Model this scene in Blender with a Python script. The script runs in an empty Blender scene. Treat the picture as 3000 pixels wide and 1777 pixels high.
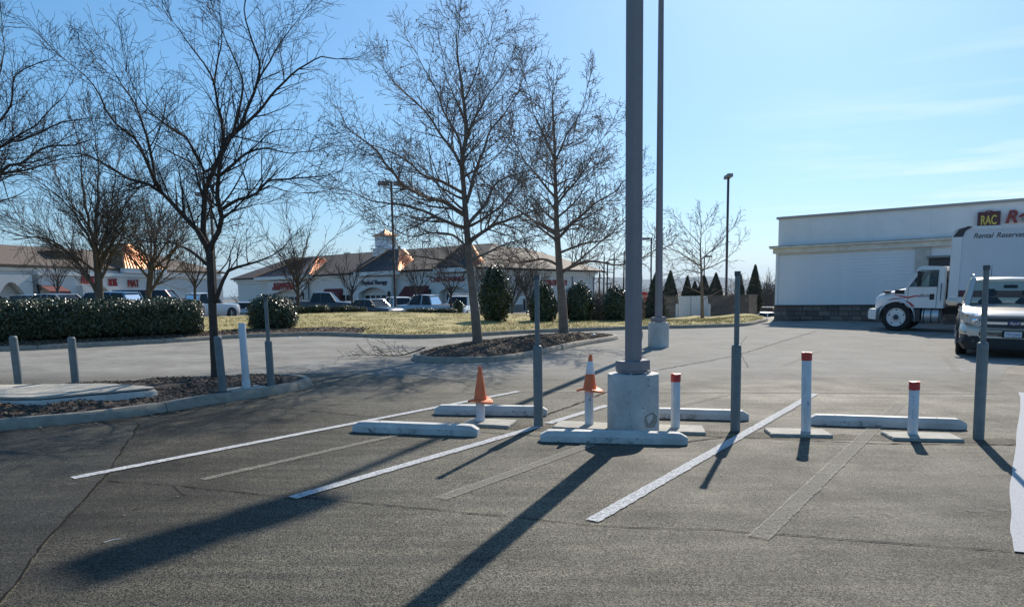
import bpy, math, random
from mathutils import Vector, Matrix, noise
random.seed(7)
R = math.radians
scene = bpy.context.scene

# ------------------------------------------------------------ camera, sky, sun, exposure
CAM_H, FPX, CXP, CYP, HZ = 1.65, 2150.0, 1500.0, 1125.0, 825.0
PITCH = math.atan((CYP - HZ) / FPX)
cam = bpy.data.cameras.new('camera'); camo = bpy.data.objects.new('camera', cam)
scene.collection.objects.link(camo)
camo.location = (0, 0, CAM_H); camo.rotation_euler = (math.pi / 2 - PITCH, 0, 0)
cam.sensor_width = 36; cam.lens = FPX / 3000 * 36; cam.shift_y = (CYP - 888.5) / 3000
cam.clip_start = 0.05; cam.clip_end = 30000
scene.camera = camo

SUN_EL = R(35); SUN_H = Vector((0.365, 0.931, 0)).normalized()
SUN_DIR = Vector((SUN_H.x * math.cos(SUN_EL), SUN_H.y * math.cos(SUN_EL), math.sin(SUN_EL)))
world = bpy.data.worlds.new('World'); scene.world = world; world.use_nodes = True
wn, wl = world.node_tree.nodes, world.node_tree.links
bg = wn['Background']
sky = wn.new('ShaderNodeTexSky'); sky.sky_type = 'NISHITA'; sky.sun_disc = False
sky.sun_elevation = SUN_EL; sky.sun_rotation = math.atan2(SUN_H.x, SUN_H.y)
sky.altitude = 300; sky.air_density = 1.05; sky.dust_density = 1.0; sky.ozone_density = 9.0
# thin cirrus streaks low over the right part of the sky
tc = wn.new('ShaderNodeTexCoord')
mp = wn.new('ShaderNodeMapping'); mp.inputs['Scale'].default_value = (2.2, 2.2, 30); mp.inputs['Rotation'].default_value = (R(4), R(-3), 0)
cn = wn.new('ShaderNodeTexNoise'); cn.inputs['Scale'].default_value = 1.5; cn.inputs['Detail'].default_value = 6; cn.inputs['Roughness'].default_value = .55
cr = wn.new('ShaderNodeValToRGB'); cr.color_ramp.elements[0].position = .50; cr.color_ramp.elements[1].position = .70
sp = wn.new('ShaderNodeSeparateXYZ')
mx = wn.new('ShaderNodeMapRange'); mx.inputs['From Min'].default_value = .24; mx.inputs['From Max'].default_value = .56
mz = wn.new('ShaderNodeMapRange'); mz.inputs['From Min'].default_value = .30; mz.inputs['From Max'].default_value = .12
m1 = wn.new('ShaderNodeMath'); m1.operation = 'MULTIPLY'
m2 = wn.new('ShaderNodeMath'); m2.operation = 'MULTIPLY'
m3 = wn.new('ShaderNodeMath'); m3.operation = 'MULTIPLY'; m3.inputs[1].default_value = .6
mixc = wn.new('ShaderNodeMix'); mixc.data_type = 'RGBA'
wl.new(tc.outputs['Generated'], mp.inputs['Vector']); wl.new(mp.outputs[0], cn.inputs['Vector'])
wl.new(cn.outputs['Fac'], cr.inputs[0]); wl.new(tc.outputs['Generated'], sp.inputs[0])
wl.new(sp.outputs['X'], mx.inputs['Value']); wl.new(sp.outputs['Z'], mz.inputs['Value'])
wl.new(cr.outputs[0], m1.inputs[0]); wl.new(mx.outputs[0], m1.inputs[1])
wl.new(m1.outputs[0], m2.inputs[0]); wl.new(mz.outputs[0], m2.inputs[1]); wl.new(m2.outputs[0], m3.inputs[0])
wl.new(m3.outputs[0], mixc.inputs[0]); wl.new(sky.outputs[0], mixc.inputs[6])
mixc.inputs[7].default_value = (12.5, 11.6, 10.6, 1)
gam = wn.new('ShaderNodeGamma'); gam.inputs[1].default_value = .70
hsv = wn.new('ShaderNodeHueSaturation'); hsv.inputs['Saturation'].default_value = 1.15; hsv.inputs['Hue'].default_value = .491
wl.new(mixc.outputs[2], gam.inputs[0]); wl.new(gam.outputs[0], hsv.inputs['Color']); tint = wn.new('ShaderNodeMix'); tint.data_type = 'RGBA'; tint.blend_type = 'MULTIPLY'; tint.inputs[0].default_value = 1; tint.inputs[7].default_value = (.86, 1, 1.1, 1)
wl.new(hsv.outputs[0], tint.inputs[6]); wl.new(tint.outputs[2], bg.inputs['Color'])
bg.inputs['Strength'].default_value = 0.168

sun = bpy.data.lights.new('sun', 'SUN'); suno = bpy.data.objects.new('sun', sun); scene.collection.objects.link(suno)
sun.energy = 5.0; sun.angle = R(0.53); sun.color = (1, .91, .79)
suno.location = SUN_DIR * 60; suno.rotation_euler = (-SUN_DIR).to_track_quat('-Z', 'Y').to_euler()
vs = scene.view_settings; vs.view_transform = 'Standard'; vs.look = 'None'; vs.exposure = 0.32; vs.gamma = 1; vs.use_curve_mapping = False
scene.cycles.max_bounces = 6; scene.cycles.transparent_max_bounces = 12; scene.cycles.use_denoising = True
scene.cycles.sample_clamp_indirect = 6

# ------------------------------------------------------------ coordinate helpers (metres; z = 0 is the paved lot)
def ray(x, y):
    a = (x - CXP) / FPX; b = -(y - CYP) / FPX; c, s = math.cos(PITCH), math.sin(PITCH)
    return Vector((a, c + b * s, -s + b * c))
def gp(x, y, z=0.0):                       # where a sight line meets the level z
    r = ray(x, y); return r * ((z - CAM_H) / r.z) + Vector((0, 0, CAM_H))
def at(x, y, Y):                           # the point of a sight line at the distance Y
    r = ray(x, y); return r * (Y / r.y) + Vector((0, 0, CAM_H))
TILT = Matrix.Rotation(-.0186, 4, 'X') @ Matrix.Rotation(-.016, 4, 'Y')   # the lot is graded; the buildings stand plumb
def level(X, Y): return -.0186 * Y + .016 * X
def smooth(a, b, x):
    t = min(1, max(0, (x - a) / (b - a))); return t * t * (3 - 2 * t)
def farz(X, Y):
    m = smooth(5, -10, X)
    return level(X, Y) - .3 + m * min(.8, max(0, .8 - .0123 * (Y - 45))) - 1.9 * smooth(15, 21, X) * smooth(46, 62, Y)

# ------------------------------------------------------------ materials
M = {}
def nt(name):
    m = bpy.data.materials.new(name); m.use_nodes = True
    n, l = m.node_tree.nodes, m.node_tree.links
    return m, n, l, n['Principled BSDF']
def plain(name, col, rough=.6, metal=0., spec=.5, var=0., vs_=6., bump=0., bs=40., coat=0.):
    m, n, l, b = nt(name)
    b.inputs['Base Color'].default_value = (*col, 1); b.inputs['Roughness'].default_value = rough
    b.inputs['Metallic'].default_value = metal; b.inputs['Specular IOR Level'].default_value = spec
    if coat: b.inputs['Coat Weight'].default_value = coat; b.inputs['Coat Roughness'].default_value = .06
    if var or bump: t = n.new('ShaderNodeTexCoord')
    if var:
        x = n.new('ShaderNodeTexNoise'); x.inputs['Scale'].default_value = vs_; x.inputs['Detail'].default_value = 8; x.inputs['Roughness'].default_value = .65
        r = n.new('ShaderNodeValToRGB'); r.color_ramp.elements[0].position = .3; r.color_ramp.elements[1].position = .7
        r.color_ramp.elements[0].color = (*[c * (1 - var) for c in col], 1); r.color_ramp.elements[1].color = (*[min(1, c * (1 + var * .6)) for c in col], 1)
        l.new(t.outputs['Object'], x.inputs['Vector']); l.new(x.outputs['Fac'], r.inputs[0]); l.new(r.outputs[0], b.inputs['Base Color'])
    if bump:
        y = n.new('ShaderNodeTexNoise'); y.inputs['Scale'].default_value = bs; y.inputs['Detail'].default_value = 4
        u = n.new('ShaderNodeBump'); u.inputs['Strength'].default_value = bump; u.inputs['Distance'].default_value = .01
        l.new(t.outputs['Object'], y.inputs['Vector']); l.new(y.outputs['Fac'], u.inputs['Height']); l.new(u.outputs[0], b.inputs['Normal'])
    M[name] = m; return m

def asphalt(name, dark, light, warm=1.0, rough=.72):
    m, n, l, b = nt(name)
    t = n.new('ShaderNodeTexCoord'); V = t.outputs['Object']
    def noi(scale, det, ro=.6, vec=V):
        x = n.new('ShaderNodeTexNoise'); x.inputs['Scale'].default_value = scale; x.inputs['Detail'].default_value = det
        x.inputs['Roughness'].default_value = ro; l.new(vec, x.inputs['Vector']); return x.outputs['Fac']
    def ramp(f, a, b_, c0, c1):
        r = n.new('ShaderNodeValToRGB'); e = r.color_ramp.elements; e[0].position = a; e[1].position = b_; r.color_ramp.interpolation = 'EASE' if a == .1 else 'LINEAR'
        e[0].color = (*c0, 1); e[1].color = (*c1, 1); l.new(f, r.inputs[0]); return r.outputs[0]
    def mul(a, b_, fac=1., mode='MULTIPLY'):
        x = n.new('ShaderNodeMix'); x.data_type = 'RGBA'; x.blend_type = mode; x.inputs[0].default_value = fac
        l.new(a, x.inputs[6]); l.new(b_, x.inputs[7]); return x.outputs[2]
    vo = n.new('ShaderNodeTexVoronoi'); vo.inputs['Scale'].default_value = 150; l.new(V, vo.inputs['Vector'])
    g_ = n.new('ShaderNodeSeparateColor'); l.new(vo.outputs['Color'], g_.inputs[0])
    base = ramp(g_.outputs[0], .1, 1., (dark,) * 3, (light * warm, light, light * (2 - warm) * .82))
    big = ramp(noi(.30, 5), .3, .70, (.60, .60, .62), (1.32, 1.28, 1.22))
    mid = ramp(noi(2.6, 7, .7), .3, .72, (.74, .74, .74), (1.22, 1.21, 1.18))
    mp_ = n.new('ShaderNodeMapping'); mp_.inputs['Scale'].default_value = (.35, 3.2, 1); mp_.inputs['Rotation'].default_value = (0, 0, R(-8)); l.new(V, mp_.inputs[0])
    scuff = ramp(noi(1.6, 9, .74, mp_.outputs[0]), .42, .74, (.82, .82, .83), (1.75, 1.7, 1.6))
    c = mul(mul(mul(base, big), mid), scuff)
    l.new(c, b.inputs['Base Color']); b.inputs['Specular IOR Level'].default_value = .24
    rr = ramp(noi(1.1, 6), .3, .7, (rough - .07,) * 3, (rough + .09,) * 3); l.new(rr, b.inputs['Roughness'])
    fine = noi(70, 4, .75); u = n.new('ShaderNodeBump'); u.inputs['Strength'].default_value = 1.; u.inputs['Distance'].default_value = .007
    l.new(fine, u.inputs['Height'])
    u2 = n.new('ShaderNodeBump'); u2.inputs['Strength'].default_value = .6; u2.inputs['Distance'].default_value = .004
    l.new(vo.outputs['Distance'], u2.inputs['Height']); l.new(u.outputs[0], u2.inputs['Normal']); l.new(u2.outputs[0], b.inputs['Normal'])
    M[name] = m; return m

def worn(name, col, keep, scale=30., soft=.12, rough=.6):         # paint, dust or sheen tint that lets the pavement show through
    m, n, l, b = nt(name)
    t = n.new('ShaderNodeTexCoord'); x = n.new('ShaderNodeTexNoise'); x.inputs['Scale'].default_value = scale; x.inputs['Detail'].default_value = 9; x.inputs['Roughness'].default_value = .75
    r = n.new('ShaderNodeValToRGB'); r.color_ramp.elements[0].position = 1 - keep - soft; r.color_ramp.elements[1].position = 1 - keep + soft
    tr = n.new('ShaderNodeBsdfTransparent'); ms = n.new('ShaderNodeMixShader')
    l.new(t.outputs['Object'], x.inputs[0]); l.new(x.outputs['Fac'], r.inputs[0]); l.new(r.outputs[0], ms.inputs[0])
    l.new(tr.outputs[0], ms.inputs[1]); l.new(b.outputs[0], ms.inputs[2]); l.new(ms.outputs[0], n['Material Output'].inputs[0])
    b.inputs['Base Color'].default_value = (*col, 1); b.inputs['Roughness'].default_value = max(.85, rough); b.inputs['Specular IOR Level'].default_value = .12
    y = n.new('ShaderNodeTexNoise'); y.inputs['Scale'].default_value = 85; y.inputs['Detail'].default_value = 3
    u = n.new('ShaderNodeBump'); u.inputs['Strength'].default_value = .6; u.inputs['Distance'].default_value = .005
    l.new(t.outputs['Object'], y.inputs[0]); l.new(y.outputs['Fac'], u.inputs['Height']); l.new(u.outputs[0], b.inputs['Normal'])
    M[name] = m; return m

def glass(name, tint, clear):
    m, n, l, b = nt(name); n.remove(b)
    tr = n.new('ShaderNodeBsdfTransparent'); tr.inputs[0].default_value = (*tint, 1)
    df = n.new('ShaderNodeBsdfDiffuse'); df.inputs[0].default_value = (.012, .016, .02, 1)
    mxs = n.new('ShaderNodeMixShader'); mxs.inputs[0].default_value = clear; l.new(df.outputs[0], mxs.inputs[1]); l.new(tr.outputs[0], mxs.inputs[2])
    gl = n.new('ShaderNodeBsdfGlossy'); gl.inputs['Roughness'].default_value = .03
    fr = n.new('ShaderNodeFresnel'); fr.inputs[0].default_value = 1.5
    ms = n.new('ShaderNodeMixShader'); l.new(fr.outputs[0], ms.inputs[0]); l.new(mxs.outputs[0], ms.inputs[1]); l.new(gl.outputs[0], ms.inputs[2])
    l.new(ms.outputs[0], n['Material Output'].inputs[0]); M[name] = m

def streaky(name, c0, c1, scale, rough=.8, rot=0.):
    m, n, l, b = nt(name); t = n.new('ShaderNodeTexCoord'); mp_ = n.new('ShaderNodeMapping'); mp_.inputs['Scale'].default_value = scale; mp_.inputs['Rotation'].default_value = (0, 0, rot)
    x = n.new('ShaderNodeTexNoise'); x.inputs['Scale'].default_value = 1; x.inputs['Detail'].default_value = 8; x.inputs['Roughness'].default_value = .65
    r = n.new('ShaderNodeValToRGB'); r.color_ramp.elements[0].position = .33; r.color_ramp.elements[1].position = .68
    r.color_ramp.elements[0].color = (*c0, 1); r.color_ramp.elements[1].color = (*c1, 1)
    l.new(t.outputs['Object'], mp_.inputs[0]); l.new(mp_.outputs[0], x.inputs[0]); l.new(x.outputs['Fac'], r.inputs[0]); l.new(r.outputs[0], b.inputs['Base Color'])
    b.inputs['Roughness'].default_value = rough; M[name] = m

asphalt('asphalt', .004, .185, 1.03)
asphalt('asphalt_dark', .004, .080, 1.0)
asphalt('asphalt_trench', .010, .16, 1.06, .85)
worn('paint_fresh', (.56, .57, .58), .57, 55, .12)
worn('paint_band', (.43, .44, .46), .66, 60, .12)
worn('paint_old', (.34, .32, .275), .455, 75, .20)
worn('paint_edge', (.44, .41, .35), .45, 22, .14)
worn('paint_orange', (.5, .16, .08), .36, 18, .06)
worn('lane_dust_sheen', (.39, .38, .35), .58, .9, .42, .95)  # pale lane dust, with the far lot's backlit sheen painted into its colour
M['lane_dust_sheen'].node_tree.nodes['Principled BSDF'].inputs['Specular IOR Level'].default_value = .12
worn('sheen_falloff_tint', (.030, .030, .031), .42, 1.3, .34)  # darkens the near left paving: falloff of the backlit sheen, painted in
def fade(name, x0, x1, y0, y1):                     # the backlit sheen gradient painted in: overlays fade along x and y
    t_ = M[name].node_tree; n, l = t_.nodes, t_.links; ms = next(q for q in n if q.type == 'MIX_SHADER'); src = ms.inputs[0].links[0].from_socket
    tc_ = n.new('ShaderNodeTexCoord'); sx = n.new('ShaderNodeSeparateXYZ'); l.new(tc_.outputs['Object'], sx.inputs[0]); last = src
    for ax, a, b in (('X', x0, x1), ('Y', y0, y1)):
        mr = n.new('ShaderNodeMapRange'); mr.interpolation_type = 'SMOOTHSTEP'; mr.inputs['From Min'].default_value = a; mr.inputs['From Max'].default_value = b; l.new(sx.outputs[ax], mr.inputs['Value'])
        mu = n.new('ShaderNodeMath'); mu.operation = 'MULTIPLY'; l.new(last, mu.inputs[0]); l.new(mr.outputs[0], mu.inputs[1]); last = mu.outputs[0]
    l.new(last, ms.inputs[0])
fade('sheen_falloff_tint', -.9, -3.4, 10.8, 8.6)
fade('lane_dust_sheen', -100, -99, 10.9, 14.2)
worn('tyre_black', (.03, .03, .032), .40, 12, .07)
worn('scuff', (.30, .29, .27), .37, 9, .10)
plain('crack', (.012, .012, .012), .95, spec=.1)
plain('concrete', (.40, .39, .36), .8, var=.25, vs_=5, bump=.35, bs=60)
plain('kerb', (.30, .27, .22), .85, var=.35, vs_=7, bump=.5, bs=45)
plain('stop', (.52, .52, .50), .75, var=.28, vs_=3.5, bump=.25, bs=50)
plain('slab', (.36, .345, .30), .85, var=.25, vs_=9, bump=.4, bs=40)
plain('lampbase', (.52, .515, .49), .8, var=.30, vs_=3, bump=.4, bs=30)
plain('pad_white', (.50, .49, .45), .8, var=.3, vs_=5, bump=.4, bs=35)
plain('chip', (.30, .285, .26), .9, var=.3, vs_=20, bump=.6, bs=60)
plain('bollard', (.15, .18, .185), .55, var=.24, vs_=7)
plain('bollard_cap', (.08, .085, .09), .6)
plain('pvc', (.60, .62, .64), .42, var=.14, vs_=6)
plain('pvc_print', (.10, .16, .30), .6)
plain('red_paint', (.52, .045, .035), .5, var=.15, vs_=30)
plain('orange', (.82, .17, .05), .45, var=.22, vs_=8)
plain('cone_band', (.75, .76, .78), .35, var=.15, vs_=25)
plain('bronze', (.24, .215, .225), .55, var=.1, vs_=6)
plain('bronze_dark', (.05, .045, .045), .6)
plain('black', (.015, .015, .016), .6)
plain('darkgrey', (.05, .05, .055), .6)
plain('rubber', (.018, .018, .019), .85, bump=.3, bs=60)
plain('chrome', (.75, .76, .78), .18, 1.)
plain('steel', (.5, .5, .5), .35, 1.)
plain('white_metal', (.74, .75, .75), .35, var=.05, vs_=3, coat=.3)
plain('white_paint', (.76, .77, .77), .55, var=.05, vs_=3)
plain('siding', (.80, .81, .82), .6, var=.06, vs_=2)
plain('stucco', (.82, .82, .80), .85, var=.08, vs_=1.2, bump=.3, bs=30)
plain('trim', (.74, .70, .62), .8, var=.22, vs_=3)
plain('pilaster', (.52, .51, .46), .85, var=.15, vs_=3)
plain('coping', (.38, .36, .34), .6)
for i_, c_ in enumerate(((.16, .13, .115), (.20, .165, .14), (.13, .11, .10), (.235, .20, .17))):
    plain('stone%d' % i_, c_, .9, var=.25, vs_=14, bump=.5, bs=25)
for i_, c_ in enumerate(((.20, .165, .14), (.235, .195, .165), (.17, .14, .12))):
    plain('block%d' % i_, c_, .92, var=.2, vs_=14, bump=.5, bs=25)
plain('mortar', (.15, .14, .13), .95)
plain('mall_wall', (.70, .68, .64), .85, var=.06, vs_=1)
plain('mall_trim', (.74, .73, .70), .7)
streaky('shingle', (.075, .055, .042), (.135, .10, .075), (3, 9, 9))
streaky('shingle_dark', (.028, .021, .019), (.05, .038, .034), (3, 9, 9))
streaky('roof_metal', (.06, .045, .045), (.10, .075, .07), (1, 1, 1), .45)
plain('copper', (.52, .27, .15), .40, 1.)
plain('awning', (.12, .02, .022), .8)
plain('sign_red', (.36, .035, .03), .5)
plain('sign_navy', (.03, .035, .07), .5)
plain('sign_yellow', (.62, .50, .10), .5)
plain('sign_dark_red', (.22, .03, .03), .5)
plain('sign_maroon', (.085, .028, .035), .5)
plain('bark_dark', (.065, .050, .040), .9, var=.35, vs_=14, bump=.8, bs=30)
plain('bark_grey', (.105, .084, .066), .9, var=.35, vs_=8, bump=.6, bs=20)
plain('bark_sycamore', (.20, .155, .12), .85, var=.38, vs_=5, bump=.5, bs=18)
plain('twig_far', (.10, .075, .062), .95)
plain('dry_leaf', (.28, .13, .05), .8)
plain('seed', (.10, .055, .03), .9)
plain('mulch', (.085, .060, .045), .95, var=.45, vs_=22, bump=1., bs=60)
for i_, c_ in enumerate(((.10, .07, .05), (.16, .115, .08), (.05, .036, .028), (.26, .20, .14))):
    plain('mulch_chip%d' % i_, c_, .9)
for i_, c_ in enumerate(((.026, .048, .016), (.042, .066, .024), (.066, .09, .038))):
    plain('holly%d' % i_, c_, .27 + .05 * i_, spec=.6)
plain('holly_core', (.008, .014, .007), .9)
plain('arbor', (.045, .048, .024), .8, var=.3, vs_=5)
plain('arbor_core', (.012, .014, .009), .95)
plain('clipped', (.05, .055, .022), .7)
streaky('grass', (.26, .215, .075), (.40, .33, .13), (2.2, 2.2, 2.2), .95)
for i_, c_ in enumerate(((.36, .30, .11), (.29, .26, .085), (.40, .33, .13))):
    plain('blade%d' % i_, c_, .8)
streaky('field', (.13, .105, .06), (.22, .18, .10), (.05, .05, .05), .95)
streaky('hill', (.03, .04, .045), (.05, .055, .055), (.003, .003, .003), .95)
plain('wood_pole', (.06, .048, .04), .9)
plain('signal_red', (.50, .02, .025), .45)
plain('plate', (.70, .72, .74), .4)
plain('plate_blue', (.06, .10, .25), .5)
plain('amber', (.60, .25, .05), .2, coat=.6)
plain('lamp_clear', (.55, .57, .6), .12, .4, coat=1.)
plain('seat', (.07, .065, .06), .9)
plain('oval_blue', (.015, .04, .16), .2, coat=.6)
plain('stripe_red', (.45, .03, .03), .4)
plain('box_skin', (.66, .68, .71), .45, var=.04, vs_=1.5)
plain('alu', (.55, .56, .57), .4, .7)
plain('fender_dark', (.018, .018, .018), .8)
plain('litter', (.75, .74, .70), .7)
glass('glass', (.80, .90, .87), .85)
glass('glass_dark', (.25, .3, .32), .18)
for k_, c_ in dict(silver=(.42, .44, .46), pewter=(.56, .53, .47), blue=(.055, .14, .26), navy=(.03, .05, .10), maroon=(.09, .018, .022), black=(.012, .012, .014), white=(.72, .73, .74), grey=(.13, .15, .17), paleblue=(.16, .27, .38)).items():
    plain('car_' + k_, c_, .32, .35 if k_ not in ('white', 'black') else 0., coat=.8)

# ------------------------------------------------------------ mesh and object helpers
COL = scene.collection
class MB:
    def __init__(s): s.v = []; s.f = []; s.m = []; s.mi = 0
    def add(s, vs_, fs):
        o = len(s.v); s.v += [tuple(p) for p in vs_]; s.f += [tuple(i + o for i in f) for f in fs]; s.m += [s.mi] * len(fs)
    def box(s, x0, x1, y0, y1, z0, z1, mat=None, bev=0.):
        if bev:
            b = min(bev, (x1 - x0) * .45, (y1 - y0) * .45, (z1 - z0) * .45); L = []
            for z, e in ((z0, b), (z0 + b, 0), (z1 - b, 0), (z1, b)):
                for (x, y) in ((x0 + e + b * (e == 0), y0 + e), (x1 - e - b * (e == 0), y0 + e), (x1 - e, y0 + e + b * (e == 0)), (x1 - e, y1 - e - b * (e == 0)), (x1 - e - b * (e == 0), y1 - e), (x0 + e + b * (e == 0), y1 - e), (x0 + e, y1 - e - b * (e == 0)), (x0 + e, y0 + e + b * (e == 0))):
                    L.append(Vector((x, y, z)))
            F = [tuple(range(7, -1, -1)), tuple(range(24, 32))]
            for k in range(3):
                for i in range(8): F.append((k * 8 + i, k * 8 + (i + 1) % 8, k * 8 + 8 + (i + 1) % 8, k * 8 + 8 + i))
        else:
            L = [Vector((x, y, z)) for z in (z0, z1) for (x, y) in ((x0, y0), (x1, y0), (x1, y1), (x0, y1))]
            F = [(3, 2, 1, 0), (4, 5, 6, 7), (0, 1, 5, 4), (1, 2, 6, 5), (2, 3, 7, 6), (3, 0, 4, 7)]
        if mat is not None: L = [mat @ p for p in L]
        s.add(L, F); return s
    def prism(s, poly, z0, z1, mat=None):           # poly in x, y
        n = len(poly); L = [Vector((p[0], p[1], z0)) for p in poly] + [Vector((p[0], p[1], z1)) for p in poly]
        if mat is not None: L = [mat @ p for p in L]
        s.add(L, [tuple(range(n - 1, -1, -1)), tuple(range(n, 2 * n))] + [(i, (i + 1) % n, n + (i + 1) % n, n + i) for i in range(n)]); return s
    def rings(s, rg, cap=True, close=True):
        n = len(rg[0]); L = [p for r_ in rg for p in r_]; F = []
        for k in range(len(rg) - 1):
            for i in range(n if close else n - 1): F.append((k * n + i, k * n + (i + 1) % n, (k + 1) * n + (i + 1) % n, (k + 1) * n + i))
        if cap: F += [tuple(range(n - 1, -1, -1)), tuple(range((len(rg) - 1) * n, len(rg) * n))]
        s.add(L, F); return s
    def lathe(s, prof, seg=24, c=(0, 0), axis='z', mat=None):   # prof: (r, h)
        rg = []
        for r_, h in prof:
            ring = []
            for i in range(seg):
                a = 2 * math.pi * i / seg; x, y = r_ * math.cos(a), r_ * math.sin(a)
                p = Vector((c[0] + x, c[1] + y, h)) if axis == 'z' else Vector((x, -h, y)) if axis == 'y' else Vector((h, x, y))
                ring.append(mat @ p if mat is not None else p)
            rg.append(ring)
        return s.rings(rg)
    def tube(s, pts, rad, seg=6, cap=True):
        rg = []; n = len(pts); u = None
        for i, p in enumerate(pts):
            p = Vector(p); d = (Vector(pts[min(i + 1, n - 1)]) - Vector(pts[max(i - 1, 0)]))
            if d.length < 1e-9: d = Vector((0, 0, 1))
            d.normalize()
            if u is None:
                u = d.cross(Vector((0, 0, 1)) if abs(d.z) < .9 else Vector((1, 0, 0)))
            else: u = u - d * u.dot(d)
            if u.length < 1e-6: u = d.orthogonal()
            u.normalize(); w = d.cross(u); r_ = rad[i] if hasattr(rad, '__len__') else rad
            rg.append([p + (u * math.cos(2 * math.pi * k / seg) + w * math.sin(2 * math.pi * k / seg)) * r_ for k in range(seg)])
        return s.rings(rg, cap)
    def bar(s, a, b, w, h=None):
        h = h or w; a, b = Vector(a), Vector(b); d = (b - a).normalized()
        u = d.cross(Vector((0, 0, 1)) if abs(d.z) < .95 else Vector((0, 1, 0))).normalized(); v = u.cross(d)
        q = [u * w / 2 + v * h / 2, -u * w / 2 + v * h / 2, -u * w / 2 - v * h / 2, u * w / 2 - v * h / 2]
        return s.rings([[a + k for k in q], [b + k for k in q]])
    def quad(s, a, b, c, d): s.add([a, b, c, d], [(0, 1, 2, 3)]); return s
    def build(s, name, mat, parent=None, smooth=False, fix=True):
        me = bpy.data.meshes.new(name); me.from_pydata(s.v, [], s.f)
        mats = mat if isinstance(mat, (list, tuple)) else [mat]
        for m in mats: me.materials.append(M[m])
        if len(mats) > 1: me.polygons.foreach_set('material_index', s.m)
        if smooth is True: me.polygons.foreach_set('use_smooth', [True] * len(me.polygons))
        me.update()
        if smooth == 'auto':
            me.polygons.foreach_set('use_smooth', [True] * len(me.polygons)); me.set_sharp_from_angle(angle=R(38))
        o = bpy.data.objects.new(name, me); COL.objects.link(o)
        if parent is not None: o.parent = parent
        return o
def tag(o, label, cat, group=None):
    o['label'] = label; o['category'] = cat
    if group: o['group'] = group
    return o
def empty(name, mat, label=None, cat=None, group=None):
    o = bpy.data.objects.new(name, None); COL.objects.link(o); o.empty_display_size = .2
    if not isinstance(mat, Matrix): mat = Matrix.Translation(mat)
    o.matrix_world = mat
    if label: tag(o, label, cat, group)
    return o
def struct(o, kind='structure'): o['kind'] = kind; return o
def mesh_only(name, mb, mat, smooth=False):
    o = mb.build(name, mat, None, smooth); me = o.data; bpy.data.objects.remove(o); return me
def link(name, me, parent=None, mat=None):
    o = bpy.data.objects.new(name, me); COL.objects.link(o)
    if parent is not None: o.parent = parent
    if mat is not None: o.matrix_local = mat
    return o
def text(name, body, size, mat, parent, mtx, ext=.01, shear=0., align='LEFT', sx=1., bold=0.):
    cu = bpy.data.curves.new(name, 'FONT'); cu.body = body; cu.size = size; cu.extrude = ext; cu.shear = shear; cu.align_x = align; cu.offset = bold
    tmp = bpy.data.objects.new(name + '_tmp', cu); COL.objects.link(tmp)
    dg = bpy.context.evaluated_depsgraph_get(); me = bpy.data.meshes.new_from_object(tmp.evaluated_get(dg))
    bpy.data.objects.remove(tmp); me.materials.clear(); me.materials.append(M[mat])
    for v in me.vertices: v.co.x *= sx
    me.name = name
    return link(name, me, parent, mtx)
def frame(xd, yd, o):                       # matrix from local x, y axes and an origin
    x = Vector(xd).normalized(); y = Vector(yd); z = x.cross(y).normalized(); y = z.cross(x)
    m = Matrix((x, y, z)).transposed().to_4x4(); m.translation = Vector(o); return m
def rz(a): return Matrix.Rotation(a, 4, 'Z')
def tr(x, y, z=0): return Matrix.Translation((x, y, z))

# ------------------------------------------------------------ the ground
def catmull(pts, step=.15, closed=False):
    P = [Vector(p) for p in pts]; n = len(P); out = []
    for i in range(n if closed else n - 1):
        if closed: a, b, c, d = P[i - 1], P[i], P[(i + 1) % n], P[(i + 2) % n]
        else: a, b, c, d = P[max(i - 1, 0)], P[i], P[i + 1], P[min(i + 2, n - 1)]
        k = max(1, int((c - b).length / step))
        for j in range(k):
            t = j / k; out.append(.5 * ((2 * b) + (c - a) * t + (2 * a - 5 * b + 4 * c - d) * t * t + (3 * b - a - 3 * c + d) * t ** 3))
    if not closed: out.append(P[-1])
    return out
KERB = [(-30, 8.2), (-20, 12.8), (-15.5, 15.4), (-12.19, 17.41), (-10.52, 18.8), (-9.22, 20.09), (-8.08, 21.5), (-6.2, 22.5), (-5.2, 22.3), (-2.97, 21.4), (-1.04, 22.3), (.67, 23.7), (4.16, 25.5), (8.2, 27.1), (10.0, 29.6), (11.0, 31.6), (11.4, 33.6)]
kc = catmull(KERB, .3)
lot = struct(MB().prism([(-60, -10), (60, -10), (60, 36), (13, 36)] + [(p.x + .02, p.y + .10) for p in reversed(kc)] + [(-60, 0)], -.12, 0).build('parking_lot', 'asphalt'))

def strip(pts, w, z, name, mat, parent=lot, jitter=0., closed=False):
    P = [Vector((p[0], p[1])) for p in pts]; L = []; F = []; n = len(P)
    for i, p in enumerate(P):
        d = (P[min(i + 1, n - 1)] - P[max(i - 1, 0)]).normalized(); q = Vector((-d.y, d.x)) * w / 2
        a, b = 1 + random.uniform(-jitter, jitter), 1 + random.uniform(-jitter, jitter)
        L += [(p.x + q.x * a, p.y + q.y * a, z), (p.x - q.x * b, p.y - q.y * b, z)]
    F = [(2 * i + 1, 2 * i + 3, 2 * i + 2, 2 * i) for i in range(n - 1)]
    m = MB(); m.add(L, F); return m.build(name, mat, parent)
def dense(pts, step=.12, wob=0.):
    out = []
    for a, b in zip(pts, pts[1:]):
        a, b = Vector(a), Vector(b); k = max(1, int((b - a).length / step))
        for j in range(k): out.append(a.lerp(b, j / k))
    out.append(Vector(pts[-1]))
    if wob:
        for i, p in enumerate(out):
            o = noise.noise_vector(Vector((p.x * 3.1, p.y * 3.1, 5))) + .5 * noise.noise_vector(Vector((p.x * 9, p.y * 9, 1)))
            p.x += o.x * wob; p.y += o.y * wob
    return out
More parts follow.
